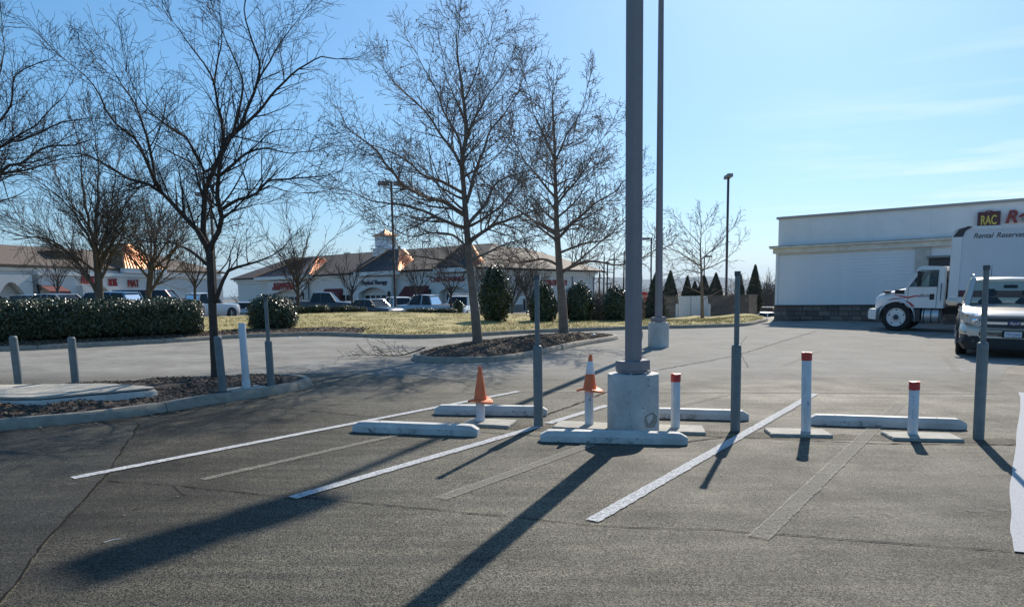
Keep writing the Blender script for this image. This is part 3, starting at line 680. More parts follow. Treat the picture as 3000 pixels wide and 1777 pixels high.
big_lamp((3.75, 18.75, 0), 'thinner lamp post on a concrete drum, behind the thick one', .62, .265, .15, 10.72, R(20), stain=False, taper=.60)

# ------------------------------------------------------------ bare trees
def rvec(): return Vector((random.gauss(0, 1), random.gauss(0, 1), random.gauss(0, 1))).normalized()
TW = []
def twig(mb, p, d, L, r, lvl, c):
    step = c['step'][min(lvl, len(c['step']) - 1)]; n = max(2, int(L / step)); pts = [p.copy()]; rad = [r]; d = d.normalized(); s = L / n; kids = []
    cs = c['space'][min(lvl, len(c['space']) - 1)]; acc = cs * random.uniform(.3, 1)
    for i in range(n):
        d = (d + rvec() * c['curl'] + Vector((0, 0, c['up']))).normalized(); p = p + d * s; f = (i + 1) / n
        pts.append(p.copy()); rad.append(max(c['rmin'], r * (1 - .72 * f)))
        acc -= s
        while acc < 0 and lvl < c['lv']:
            acc += cs * random.uniform(.7, 1.3); kids.append((p.copy(), d.copy(), rad[-1], f))
    mb.tube(pts, rad, 4 if lvl == 0 else 3, False); TW.append((p.copy(), d.copy()))
    for q, dd, rr, f in kids:
        o = dd.cross(rvec())
        if o.length < .1: continue
        a = R(random.uniform(*c['ang'])); nd = dd * math.cos(a) + o.normalized() * math.sin(a)
        twig(mb, q, nd, L * random.uniform(*c['ratio']) * (1.1 - .45 * f), max(c['rmin'], rr * .62), lvl + 1, c)
def limb_path(px, Y, base=None, bulge=0., first=0.):
    """world points along a limb seen at px, swinging out of the plane of the trunk by bulge metres"""
    n = len(px); out = []
    for i, (x, y) in enumerate(px):
        t = i / max(1, n - 1); out.append(at(x, y, Y + first + bulge * t ** 1.2))
    return catmull(out, .12)
def make_tree(label, bark, Y, trunk, limbs, r0, cfg, group, extra_limbs=0, z0=None, rl=.55, cat='tree', leader=False):
    tp = limb_path(trunk, Y)
    if z0 is not None: tp[0].z = z0
    n = len(tp); zb = tp[0].z; zt = tp[-1].z
    def tr_at(z): return r0 * (max(.05, (1 - .95 * (max(0, z - zb) / max(.1, zt - zb)) ** .85)) if leader else 1 - .22 * max(0, z - zb) / max(.1, zt - zb))
    e = empty('bare_tree', tr(tp[0].x, tp[0].y, zb - .05), label, cat, group); inv = -Vector((tp[0].x, tp[0].y, zb - .05))
    m = MB(); rads = [tr_at(p.z) * (1.35 if i == 0 else 1.12 if i == 1 else 1) * (1 + .06 * noise.noise(p * 3)) for i, p in enumerate(tp)]
    m.tube([p + inv + (Vector((0, 0, -.12)) if i == 0 else Vector((0, 0, 0))) for i, p in enumerate(tp)], rads, 12); m.build('trunk', bark, e, True)
    crown = MB(); del TW[:]
    paths = []
    for L in limbs:
        px, r1, bulge = L[0], L[1], L[2]; first = L[3] if len(L) > 3 else 0.
        paths.append((limb_path(px, Y, None, bulge, first), r1))
    for k in range(extra_limbs):                                       # limbs towards and away from the viewer
        i = int(n * random.uniform(cfg.get('first', .3), .93)); p = tp[i]; a = random.uniform(0, 6.28); ln = cfg['limb'] * random.uniform(.6, 1.1) * (1.15 - .75 * i / n)
        d = Vector((math.cos(a), math.sin(a), cfg.get('rise', .7))).normalized(); q = [p.copy()]; c = p.copy()
        for j in range(max(3, int(ln / .2))):
            d = (d + rvec() * .10 + Vector((0, 0, cfg.get('lup', .06)))).normalized(); c = c + d * .2; q.append(c.copy())
        paths.append((q, tr_at(p.z) * rl))
    if leader: paths.append((tp[int(n * .5):], tr_at(tp[int(n * .5)].z)))
    for q, r1 in paths:
        N = len(q); Lt = sum((b - a).length for a, b in zip(q, q[1:])); rr = [max(cfg['rmin'] * 1.4, r1 * (1 - .84 * (i / (N - 1)) ** .8)) for i in range(N)]
        q2 = [p + noise.noise_vector(p * 2.2) * .05 * min(1, i / 4) for i, p in enumerate(q)]
        m = MB(); m.tube([p + inv for p in q2], rr, 7, True); m.build('limb', bark, e, True)
        acc = .25; sp_ = cfg['lspace']
        for i in range(1, N):
            acc -= (q[i] - q[i - 1]).length
            f = i / (N - 1)
            while acc < 0:
                acc += sp_ * random.uniform(.6, 1.4); d = (q[min(i + 1, N - 1)] - q[i - 1]).normalized(); o = d.cross(rvec())
                if o.length < .15: continue
                a = R(random.uniform(*cfg['ang'])); nd = d * math.cos(a) + o.normalized() * math.sin(a) + Vector((0, 0, cfg.get('twup', .12)))
                twig(crown, q2[i] + inv, nd, cfg['tl'] * random.uniform(.5, 1.25) * (1.15 - .55 * f) * min(1, .55 + Lt / 4), max(cfg['rmin'], rr[i] * .48), 0, cfg)
        d = (q[-1] - q[-2]).normalized()
        for k in range(3): twig(crown, q2[-1] + inv, d + rvec() * .35, cfg['tl'] * .8, cfg['rmin'] * 1.5, 0, cfg)
    crown.build('crown', cfg.get('twigmat', bark), e, False)
    return e
T_NEAR = dict(step=[.11, .09, .07], space=[.11, .085], curl=.12, up=.05, rmin=.0026, lv=2, ang=(28, 62), ratio=(.34, .66), lspace=.12, tl=.85, limb=2.2, first=.4)
ta = [([(610, 735), (600, 712), (576, 673), (521, 612), (479, 564), (437, 540), (376, 521), (327, 485), (267, 455), (205, 452)], .046, -.9), ([(470, 556), (452, 524), (424, 455), (394, 406), (340, 364), (315, 327), (297, 285), (250, 225), (205, 190)], .032, -.9, -.35),
      ([(455, 545), (449, 485), (437, 424), (418, 340), (388, 291), (345, 228), (300, 180)], .026, .6, -.35), ([(606, 774), (564, 740), (528, 716), (485, 697), (450, 667), (420, 650)], .03, .5),
      ([(613, 740), (608, 715), (597, 685), (597, 606), (606, 546), (631, 485), (652, 437), (661, 412), (716, 364), (758, 321), (807, 267), (849, 224), (897, 182), (940, 164), (985, 170)], .052, .5), ([(704, 374), (728, 303), (752, 243), (758, 182), (734, 121), (716, 36), (722, -50)], .03, -.6, .15),
      ([(752, 243), (790, 180), (830, 110), (870, 70), (895, 30)], .018, .5, .2), ([(655, 425), (649, 358), (634, 303), (625, 243), (600, 182), (546, 121), (503, 67)], .028, -.7, .1), ([(625, 250), (640, 170), (648, 90), (640, 10)], .018, .3, .1), ([(628, 490), (600, 503), (570, 449), (546, 406), (485, 364), (424, 315), (388, 261), (370, 210)], .027, -.8),
      ([(599, 590), (576, 521), (558, 479), (515, 449), (461, 424), (400, 405)], .022, .7), ([(615, 738), (622, 712), (640, 679), (652, 637), (637, 576), (643, 528), (649, 455), (672, 405), (700, 330), (712, 260), (690, 180), (660, 110)], .045, -.5), ([(652, 612), (697, 582), (752, 564), (788, 534), (849, 518), (920, 520), (985, 512)], .03, -.4),
      ([(752, 564), (790, 545), (840, 560), (900, 570)], .012, .2, -.15), ([(643, 515), (685, 479), (728, 449), (776, 435), (849, 446), (910, 440)], .028, .6), ([(728, 449), (780, 400), (850, 375), (920, 395)], .014, .2, .2), ([(655, 640), (700, 610), (760, 600)], .014, .4), ([(631, 884), (655, 825), (673, 794), (728, 776), (770, 758), (806, 742)], .042, -.5), ([(640, 800), (665, 770), (690, 700), (700, 640)], .012, .3)]
make_tree('tall dark bare tree standing in the near mulch bed', 'bark_dark', 11.45, [(634, 1108), (629, 1040), (625, 950), (620, 850), (616, 775), (614, 722)], ta, .070, T_NEAR, 'bare trees', 0, .12)
tb = [([(-170, 700), (0, 508), (61, 478), (121, 437), (190, 428), (265, 410)], .05, -.4), ([(-160, 660), (0, 437), (60, 412), (121, 388), (180, 364), (250, 345)], .045, .5), ([(-150, 620), (0, 357), (36, 297), (49, 224), (90, 196), (140, 176)], .04, -.3), ([(-140, 600), (-10, 250), (10, 170), (5, 100)], .035, .4), ([(-60, 570), (0, 510), (70, 500), (150, 470), (230, 460)], .03, .2, .1), ([(0, 508), (14, 545), (28, 590), (60, 640)], .012, .2, -.3), ([(-60, 480), (20, 420), (110, 360), (170, 300), (200, 250)], .025, .3, .2)]
make_tree('bare tree reaching in from beyond the left edge', 'bark_dark', 12.2, [(-215, 1080), (-200, 900), (-180, 740), (-165, 660), (-140, 560)], tb, .10, T_NEAR, 'bare trees', 0, .2)
T_MID = dict(step=[.2, .15, .12], space=[.20, .16], curl=.10, up=.03, rmin=.006, lv=2, ang=(20, 45), ratio=(.38, .66), lspace=.2, tl=1.5, limb=3.2, first=.18, rise=1.3, lup=.03)
make_tree('multi-stemmed bare tree with a wide fan crown behind the hedge', 'bark_grey', 26, [(293, 900), (290, 840), (286, 780), (283, 745)], [([(290, 872), (262, 820), (215, 755), (150, 705), (70, 690), (0, 672)], .07, -1.2), ([(287, 800), (252, 772), (205, 740), (130, 690), (60, 655)], .05, .8), ([(283, 760), (262, 660), (250, 600), (240, 500), (232, 410)], .075, .6), ([(284, 752), (282, 650), (287, 560), (288, 470), (278, 390)], .07, -.6), ([(285, 762), (312, 670), (332, 570), (345, 470)], .065, .5), ([(284, 748), (228, 640), (155, 560), (85, 520)], .06, -.7), ([(285, 744), (345, 640), (395, 560), (440, 520)], .055, .7), ([(262, 660), (205, 590), (160, 500), (130, 430)], .04, .4), ([(286, 775), (330, 720), (390, 690), (440, 680)], .04, -.9)], .145, T_MID, 'bare trees', 6, .0)
make_tree('smaller forked bare tree behind the hedge, left of the maroon car', 'bark_grey', 27.5, [(432, 900), (437, 840), (443, 790), (446, 770)], [([(443, 790), (425, 740), (400, 690), (370, 640)], .055, .6), ([(445, 780), (455, 720), (470, 640), (480, 560)], .055, -.5), ([(446, 772), (485, 715), (520, 650), (545, 590)], .05, .5), ([(440, 800), (490, 750), (540, 710), (600, 690)], .045, -.6), ([(443, 790), (440, 700), (425, 620), (415, 540)], .05, .3), ([(438, 820), (400, 770), (350, 745)], .035, .5)], .12, T_MID, 'bare trees', 4, .0)
T_SYC = dict(step=[.15, .11, .09], space=[.125, .095], curl=.12, up=.055, rmin=.0040, lv=2, ang=(32, 66), ratio=(.36, .66), lspace=.15, tl=1.0, limb=2.4, first=.26, rise=.45, lup=.05, twup=.15)
def syc_extras(e, n_leaf, n_seed):
    """the last brown leaves and hanging seed balls"""
    lf = MB(); sd = MB()
    for k in range(n_leaf):
        p, d = random.choice(TW); s = random.uniform(.03, .065); a, b = rvec() * s, rvec() * s; p = p - Vector((0, 0, s * .6)); lf.add([p, p + a * .7 + b * .4, p + a * 1.2, p + a * .5 - b * .6], [(0, 1, 2, 3)])
    for k in range(n_seed):
        p, d = random.choice(TW); h = random.uniform(.05, .11); sd.tube([p, p - Vector((0, 0, h))], .0035, 3); r = random.uniform(.013, .02); c = p - Vector((0, 0, h))
        sd.rings([[c + Vector((r * math.cos(t) * math.sin(f), r * math.sin(t) * math.sin(f), r * math.cos(f))) for t in (0, 1.05, 2.1, 3.14, 4.2, 5.24)] for f in (.3, 1., 1.6, 2.2, 2.85)])
    struct(lf.build('dry_leaves', 'dry_leaf', e), 'stuff'); struct(sd.build('seed_balls', 'seed', e), 'stuff')
s1 = [([(1362, 668), (1310, 650), (1255, 625), (1180, 600), (1090, 590), (1020, 560)], .05, -1.0), ([(1362, 630), (1300, 592), (1240, 572), (1180, 540), (1130, 475), (1090, 430), (1050, 400), (1015, 375), (998, 340)], .06, .8), ([(1356, 565), (1300, 535), (1240, 510), (1180, 462), (1110, 430), (1060, 420)], .045, -.9), ([(1352, 485), (1320, 430), (1280, 380), (1250, 330), (1200, 280), (1150, 240), (1125, 205)], .042, .6), ([(1354, 460), (1340, 400), (1295, 310), (1265, 240), (1225, 160)], .036, -.5), ([(1362, 360), (1330, 280), (1300, 200), (1290, 130)], .026, .3), ([(1376, 705), (1440, 662), (1500, 640), (1560, 620), (1620, 600)], .055, -1.1), ([(1372, 655), (1420, 600), (1455, 540), (1500, 515), (1570, 490)], .05, .9), ([(1366, 595), (1385, 540), (1405, 470), (1420, 430), (1440, 380), (1480, 330), (1520, 260)], .05, -.6), ([(1364, 400), (1400, 330), (1440, 260), (1490, 190)], .034, .5), ([(1358, 300), (1385, 230), (1410, 160), (1430, 110)], .024, -.3), ([(1386, 795), (1320, 765), (1220, 752), (1180, 735), (1150, 700), (1115, 640)], .035, .7), ([(1380, 740), (1330, 690), (1270, 680), (1200, 690), (1130, 660)], .035, -1.2), ([(1384, 760), (1450, 730), (1520, 700), (1590, 690)], .035, 1.0)]
e = make_tree('tallest bare sycamore, at the near end of the far mulch island', 'bark_sycamore', 17.5, [(1401, 1018), (1393, 930), (1382, 830), (1375, 760), (1366, 650), (1358, 540), (1354, 470), (1364, 400), (1361, 330), (1349, 230), (1340, 150), (1334, 100)], s1, .125, T_SYC, 'bare trees', 11, .12, leader=True)
syc_extras(e, 170, 150)
s2 = [([(1646, 795), (1690, 775), (1740, 765), (1800, 775), (1860, 765), (1915, 735)], .05, -.8), ([(1640, 780), (1590, 758), (1530, 768), (1450, 760), (1390, 740)], .045, .8), ([(1634, 700), (1690, 640), (1740, 600), (1800, 560), (1850, 510)], .05, .7), ([(1632, 690), (1570, 650), (1500, 600), (1460, 560)], .045, -.8), ([(1629, 600), (1680, 540), (1730, 470), (1770, 400)], .042, -.5), ([(1628, 580), (1580, 520), (1530, 460), (1500, 400)], .04, .5), ([(1625, 480), (1660, 400), (1700, 330), (1720, 260)], .034, .4), ([(1625, 470), (1590, 390), (1560, 320), (1545, 250)], .032, -.4), ([(1640, 740), (1700, 715), (1770, 700), (1840, 640)], .04, -1.2)]
e = make_tree('shorter bare sycamore, second on the far mulch island', 'bark_sycamore', 21.0, [(1652, 988), (1648, 900), (1640, 800), (1632, 680), (1628, 560), (1625, 450), (1622, 350), (1620, 285)], s2, .15, dict(T_SYC, rmin=.0058), 'bare trees', 12, .12, leader=True)
syc_extras(e, 120, 110)
T_FAR = dict(step=[.22, .18], space=[.26, .22], curl=.14, up=.03, rmin=.008, lv=2, ang=(30, 60), ratio=(.36, .62), lspace=.26, tl=1.1, limb=2.4, first=.25, rise=.8, lup=.05)
make_tree('small bare sycamore in front of the white gate', 'bark_sycamore', 42, [(2058, 952), (2057, 880), (2055, 800), (2052, 730), (2054, 680), (2053, 640)], [([(2056, 880), (2110, 850), (2160, 835)], .03, .5), ([(2057, 860), (2010, 840), (1980, 850)], .028, -.4), ([(2055, 780), (2000, 745), (1950, 720), (1915, 690)], .05, -.8), ([(2054, 760), (2110, 710), (2150, 660)], .045, .7), ([(2055, 790), (2110, 770), (2150, 740), (2165, 720)], .045, -.6), ([(2055, 800), (2010, 790), (1970, 800)], .04, .6), ([(2053, 720), (2010, 670), (1985, 640)], .035, .4)], .13, dict(T_FAR, rmin=.008, twigmat='bark_grey'), 'bare trees', 7, leader=True)
T_VASE = dict(step=[.35, .3], space=[.34, .28], curl=.08, up=.05, rmin=.009, lv=2, ang=(18, 42), ratio=(.4, .66), lspace=.34, tl=1.5, limb=2.6, first=.35, rise=1.6, lup=.02)
make_tree('vase-shaped bare tree in front of the red-lettered family shop', 'bark_dark', 46, [(874, 912), (873, 860), (872, 820)], [([(872, 840), (845, 780), (810, 730), (780, 690), (768, 660)], .06, .5), ([(872, 830), (865, 760), (850, 690), (840, 640)], .06, -.6), ([(873, 830), (885, 760), (905, 690), (915, 640)], .06, .4), ([(873, 840), (905, 785), (945, 730), (985, 690)], .06, -.5), ([(872, 850), (920, 810), (950, 780)], .045, .5), ([(872, 845), (830, 800), (800, 780)], .045, -.6)], .12, T_VASE, 'bare trees', 9, farz(-13, 46), cat='tree')
for lb, px, by, ty, hw, Y in (('small bare tree between the white pickup and the dark trunk', 572, 895, 720, 55, 44), ('small reddish bare tree before the arched shop front', 1032, 912, 765, 55, 60), ('bare tree with upright twigs before the dark red awning', 1228, 912, 760, 55, 58), ('bare tree half hidden behind the tall sycamore trunk', 1322, 915, 775, 48, 56), ('faint bare sapling before the far left shop', 170, 885, 770, 50, 52)):
    base = at(px, by, Y); make_tree(lb, 'bark_grey' if 'faint' in lb else 'bark_dark', Y, [(px, by), (px - 1, by - 45), (px, by - 75)], [([(px, by - 50), (px - hw * .5, by - 95), (px - hw * .95, ty + 40)], .05, .5), ([(px, by - 60), (px - hw * .2, by - 110), (px - hw * .3, ty + 8)], .05, -.5), ([(px, by - 60), (px + hw * .25, by - 110), (px + hw * .35, ty)], .05, .4), ([(px, by - 50), (px + hw * .55, by - 95), (px + hw, ty + 40)], .05, -.4)], .09, dict(T_VASE, rmin=.0105, tl=1.1), 'bare trees', 5, base.z - .3)
for i, (px, lb) in enumerate(((1432, 'upright feathery bare tree, left one beside the tall holly'), (1500, 'upright feathery bare tree, middle one in front of the shop end wall'), (1545, 'upright feathery bare tree, right one left of the tall bollard pole'))):
    Y = 52; make_tree(lb, 'bark_grey', Y, [(px, 925), (px, 900), (px, 870)], [([(px, 895), (px + s * 6, 860), (px + s * 16, 825), (px + s * w, 795)], .035, b) for s, w, b in ((-1, 34, .5), (-1, 18, -.5), (1, 8, .4), (1, 22, -.4), (1, 36, .5))], .09, dict(T_VASE, rmin=.010, tl=1.0, space=[.22, .2], lspace=.2), 'bare trees', 6, at(px, 930, Y).z - .1)
# broken branch lying on the road
mb = MB(); br = dict(T_NEAR, up=.0, rmin=.004, tl=.5, curl=.12)
pp = catmull([at(1245, 1018, 16.4), at(1200, 1034, 16.3), at(1165, 1042, 16.2), at(1120, 1040, 16.1), at(1070, 1040, 16.0)], .1)
pp = [Vector((p.x, p.y, max(.03, p.z))) for p in pp]; mb.tube(pp, [.02 - .016 * i / len(pp) for i in range(len(pp))], 6)
for i in range(3, len(pp)):
    for k in range(2): twig(mb, pp[i], Vector((-.5 + random.uniform(-.8, .3), random.uniform(-.9, .5), random.uniform(-.02, .8))), random.uniform(.2, .55), .006, 1, br)
for i, v in enumerate(mb.v): mb.v[i] = (v[0], v[1], max(.012, v[2]))
tag(mb.build('fallen_branch', 'bark_dark'), 'broken bare branch lying on the road by the far island', 'branch')

# ------------------------------------------------------------ hedge, shrubs, conifers
def leaf(mb, p, n, s, asp=.55):
    t = n.cross(rvec())
    if t.length < .05: t = n.orthogonal()
    t.normalize(); b = n.cross(t); a, c = t * s, b * s * asp
    mb.add([p - a, p + c - n * s * .12, p + a, p - c - n * s * .12], [(0, 1, 2, 3)])
def sup(t, k): c, s = math.cos(t), math.sin(t); q = (abs(c) ** k + abs(s) ** k) ** (-1 / k); return c * q, s * q
# clipped hedge
hp = catmull([Vector(p) for p in ((-18.5, 15.6, 0), (-15.2, 17.2, 0), (-12.7, 18.75, 0), (-11.0, 20.1, 0), (-9.2, 21.72, 0))], .1)
he = empty('holly_hedge', tr(-13, 18.6, .12), 'long dense dark green clipped hedge along the left kerb', 'hedge'); HO = Vector((13, -18.6, -.12))
def hedge_pt(f, th, shrink=1.):
    i = f * (len(hp) - 1); k = min(int(i), len(hp) - 2); p = hp[k].lerp(hp[k + 1], i - k); d = (hp[k + 1] - hp[k]).normalized(); q = Vector((-d.y, d.x, 0))
    x, z = sup(th, 3.2); nz = noise.noise(Vector((f * 14, th * 1.5, 0)));  ends = min(1, math.sqrt(max(0, 1 - max(0, (f - .93) / .07) ** 2.4)) + .02)
    nz += .6 * noise.noise(Vector((f * 45, th * 4, 2))); hgt = (.595 - .095 * f + .055 * nz) * (.8 + .2 * ends); wid = (.74 + .07 * nz) * ends
    P = p + q * x * wid * shrink + Vector((0, 0, .12 + hgt + z * hgt * shrink)); N = (q * math.copysign(abs(x) ** 2.2, x) + Vector((0, 0, math.copysign(abs(z) ** 2.2, z)))).normalized()
    if f > .93: N = (N + d * (f - .93) / .05).normalized()
    return P, N
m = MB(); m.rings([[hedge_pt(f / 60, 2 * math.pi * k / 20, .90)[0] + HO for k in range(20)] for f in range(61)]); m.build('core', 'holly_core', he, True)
lf = MB()
for k in range(36000):
    f = random.random() ** .8; th = random.uniform(-.35, 3.9) if random.random() < .9 else random.uniform(0, 6.28); P, N = hedge_pt(f, th, random.uniform(.90, 1.04) + (.06 * random.random() ** 4))
    lf.mi = random.choice((0, 0, 1, 1, 2)); leaf(lf, P + HO, (N + rvec() * .95).normalized(), random.uniform(.022, .04))
struct(lf.build('leaves', ['holly0', 'holly1', 'holly2'], he), 'stuff')
def shrub(name, c, rx, ry, rz_, label, n, size, mats, core, cat='shrub', group=None, power=2.2, top=1., bottom=.0, rough=.10, jit=.9):
    """one rounded bush: leaves spread through the outer shell over a dark core; c is the middle of its foot"""
    e = empty(name, tr(*c), label, cat, group)
    def pt(th, ph, s):
        cx, sx = math.cos(ph), math.sin(ph); q = (abs(cx) ** power + abs(sx) ** power) ** (-1 / power); u, v = cx * q, sx * q     # u radial, v up
        taper = 1 - (1 - top) * max(0, v)
        nz = noise.noise(Vector((math.cos(th) * 1.8, math.sin(th) * 1.8, v * 1.8)) + Vector(c)) * rough * 1.6 + noise.noise(Vector((math.cos(th) * 4.5, math.sin(th) * 4.5, v * 4.5)) + Vector(c)) * rough
        k = s * (1 + nz); P = Vector((math.cos(th) * u * rx * taper * k, math.sin(th) * u * ry * taper * k, rz_ + v * rz_ * k)); return P, Vector((math.cos(th) * u, math.sin(th) * u, v + .001)).normalized()
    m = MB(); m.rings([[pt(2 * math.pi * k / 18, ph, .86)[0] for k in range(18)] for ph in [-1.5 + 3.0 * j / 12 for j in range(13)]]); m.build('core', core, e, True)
    MB().tube([Vector((0, 0, -.15)), Vector((.02, 0, .25 * rz_)), Vector((0, 0, .6 * rz_))], [.06 * rx + .02, .05 * rx + .015, .03 * rx], 7).build('stem', 'bark_grey', e, True)
    lf = MB()
    for k in range(n):
        ph = math.asin(random.uniform(-.97, 1)); P, N = pt(random.uniform(0, 6.283), ph, random.uniform(.86, 1.03) + .14 * random.random() ** 7)
        lf.mi = random.randrange(len(mats)); leaf(lf, P, (N + rvec() * jit).normalized(), size * random.uniform(.7, 1.3))
    struct(lf.build('leaves', list(mats), e), 'stuff'); return e
HM = ('holly0', 'holly0', 'holly1', 'holly2')
def foot(px, py, Y): p = at(px, py, Y); return (p.x, p.y, p.z)
p = at(800, 972, 23.9); shrub('round_shrub', (p.x, p.y, p.z - .04), .755, .72, .60, 'big round clipped bush right of the white post, by the kerb', 9500, .034, HM, 'holly_core', 'bush', power=2.7, rough=.07)
HG = 'tall leafy holly bushes on the grass bank'
for px, by, ty, hw, Y, lb in ((1450, 944, 790, 46, 28.5, 'tallest dark holly bush, right behind the big sycamore trunk'), (1590, 952, 836, 40, 29, 'dark holly bush behind the left tall bollard'), (1693, 952, 836, 38, 29.5, 'dark holly bush just right of the second sycamore trunk'), (1803, 955, 846, 38, 30, 'dark holly bush left of the thick lamp post')):
    b = at(px, by, Y); h = (by - ty) * Y / 2150; shrub('holly_bush', (b.x, b.y, b.z), hw * Y / 2150, hw * Y / 2150, h / 2, lb, 7500, .046, HM, 'holly_core', 'bush', HG, 2.3, .80, rough=.17)
LG = 'low clipped shrubs along the top of the grass'
for px, hw, ty, lb in ((880, 12, 897, 'smallest low clipped shrub, next to the big round bush'), (929, 35, 893, 'wide low clipped shrub in front of the black pickup'), (1015, 34, 894, 'wide low clipped shrub in front of the white sedan'), (1062, 12, 899, 'small low clipped shrub left of the dark sedan hood'), (1240, 50, 908, 'thin low clipped shrub before the silver pickup'), (1310, 30, 909, 'thin low clipped shrub at the foot of the tall sycamore')):
    b = at(px, 918, 36); h = max(.25, (918 - ty) * 36 / 2150); shrub('clipped_shrub', (b.x, b.y, b.z), hw * 36 / 2150, .4, h / 2, lb, 1500, .035, ('clipped', 'holly1'), 'holly_core', 'shrub', LG, 3., rough=.03)
b = at(1748, 948, 31); shrub('twiggy_shrub', (b.x, b.y, b.z), .42, .4, .55, 'pale greyish twiggy shrub between two dark hollies', 1800, .045, ('twig_far', 'block1'), 'block2', 'shrub', rough=.2)
b = at(1868, 948, 33); shrub('twiggy_shrub', (b.x, b.y, b.z), .3, .4, .7, 'pale brown twiggy shrub below the stop sign', 1600, .045, ('twig_far', 'block1'), 'block2', 'shrub', rough=.2)
AG = 'pointed evergreen conifers around the walled enclosure'
def conifer(px, by, ty, hw, Y, lb):
    b = at(px, by, Y); h = (by - ty) * Y / 2150; w = hw * Y / 2150; e = empty('pointed_conifer', tr(b.x, b.y, b.z), lb, 'conifer', AG); off = Vector((px * .01, 0, Y))
    def rad(f, a): return w * (min(1, .62 + f * 1.6) if f < .24 else ((1 - f) / .76) ** .8) * (1 + .16 * noise.noise(Vector((math.cos(a) * 2, math.sin(a) * 2, f * 6)) + off)) + .015
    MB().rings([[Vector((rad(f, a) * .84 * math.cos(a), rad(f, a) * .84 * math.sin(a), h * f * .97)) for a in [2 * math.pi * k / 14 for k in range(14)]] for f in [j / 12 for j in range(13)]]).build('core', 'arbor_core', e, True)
    MB().tube([Vector((0, 0, -.2)), Vector((0, 0, h * .3)), Vector((0, 0, h * .7))], [.09, .07, .03], 7).build('trunk', 'bark_grey', e, True)
    lf = MB()
    for k in range(3800):
        f = random.random() ** 1.35; a = random.uniform(0, 6.283); r_ = rad(f, a) * random.uniform(.84, 1.06); N = Vector((math.cos(a), math.sin(a), .5)) + rvec() * .5; leaf(lf, Vector((r_ * math.cos(a), r_ * math.sin(a), h * f)), N.normalized(), random.uniform(.04, .08) * Y / 42)
    struct(lf.build('foliage', 'arbor', e), 'stuff')
for a in ((1918, 950, 800, 36, 40, 'broad dark conifer behind the thinner lamp post'), (1962, 880, 794, 20, 52, 'narrow conifer just right of the thinner lamp post'), (2012, 882, 810, 15, 53, 'slim conifer behind the left part of the gate'), (2034, 882, 826, 14, 54, 'lowest conifer, behind the middle of the gate'), (2060, 880, 808, 22, 53, 'conifer behind the small sycamore'), (2095, 880, 801, 21, 52, 'twin-topped conifer behind the right part of the gate'), (2166, 895, 806, 15, 52, 'conifer hidden behind the pole of the middle tall bollard'), (2207, 915, 778, 25, 50, 'tallest conifer, at the right end of the block wall')): conifer(*a)
# far wood behind everything on the right, seen as one mass of bare twigs
wd = MB(); wc = dict(step=[.8, .6], space=[.8], curl=.12, up=.05, rmin=.022, lv=1, ang=(15, 45), ratio=(.4, .7), limb=3)
for k in range(330):
    px = random.uniform(1690, 2330) if k < 250 else random.uniform(-200, 3300); Y = random.uniform(95, 175); X = (px - 1500) / 2150 * Y; z = farz(X, Y); h = max(1.5, 1.65 - (24 if px < 2225 else -8) * Y / 2150 - z) * random.uniform(.65, 1.08)
    p = Vector((X, Y, z - .2))
    wd.tube([p, p + Vector((random.uniform(-.3, .3), 0, h * .5))], [.09, .06], 4)
    for j in range(7): twig(wd, p + Vector((0, 0, h * random.uniform(.1, .5))), Vector((random.uniform(-.8, .8), random.uniform(-.6, .6), 1.2)), h * random.uniform(.4, .7), .05, 0, wc)
struct(wd.build('far_woodland', 'twig_far'), 'stuff')
us = MB()
for k in range(5200):                                                  # brush under the wood
    px = random.uniform(1690, 2340); Y = random.uniform(70, 120); X = (px - 1500) / 2150 * Y; z = farz(X, Y); h = random.uniform(.8, 2.4); a = random.uniform(-.5, .5)
    us.add([(X - .03, Y, z - .1), (X + .03, Y, z - .1), (X + a * h, Y + random.uniform(-.3, .3), z + h)], [(0, 1, 2)])
struct(us.build('brush', 'twig_far'), 'stuff')

# ------------------------------------------------------------ far lamps, utility poles, stop sign
def far_lamp(px, ty, by, Y, lb, n=2, ang=.3, s=1.2):
    t = at(px, ty, Y); b = at(px, by, Y); e = empty('street_lamp', tr(b.x, b.y, b.z) @ TILT, lb, 'lamp post', 'distant bronze lamp posts'); H = t.z - b.z
    MB().box(-.08, .08, -.08, .08, -.1, H - .03).build('shaft', 'bronze_dark', e); lamp_heads(e, H, ang, n, s)
far_lamp(1160, 530, 935, 58, 'tall distant lamp post seen through the tall sycamore', 2, .2)
far_lamp(2127, 510, 880, 62, 'tall distant lamp post right of the small sycamore', 2, 1.5, .9)
far_lamp(638, 562, 925, 56, 'distant lamp post half hidden behind the dark trunk', 1, 3.3)
far_lamp(1012, 740, 800, 150, 'short lamp showing over the shop roof, left of the cupola', 1, 0, 1.5)
far_lamp(1240, 706, 790, 150, 'lamp showing over the shop roof, right of the cupola', 1, 0, 1.5)
far_lamp(1907, 695, 870, 90, 'distant lamp post left of the thinner pole', 1, 3.1, 1.4)
far_lamp(2062, 748, 870, 120, 'distant lamp post behind the small sycamore trunk', 1, 0, 1.4)
far_lamp(1789, 828, 880, 140, 'lowest distant lamp, among the utility poles', 1, 3.1, 1.2)
UG = 'wooden utility poles on the horizon'
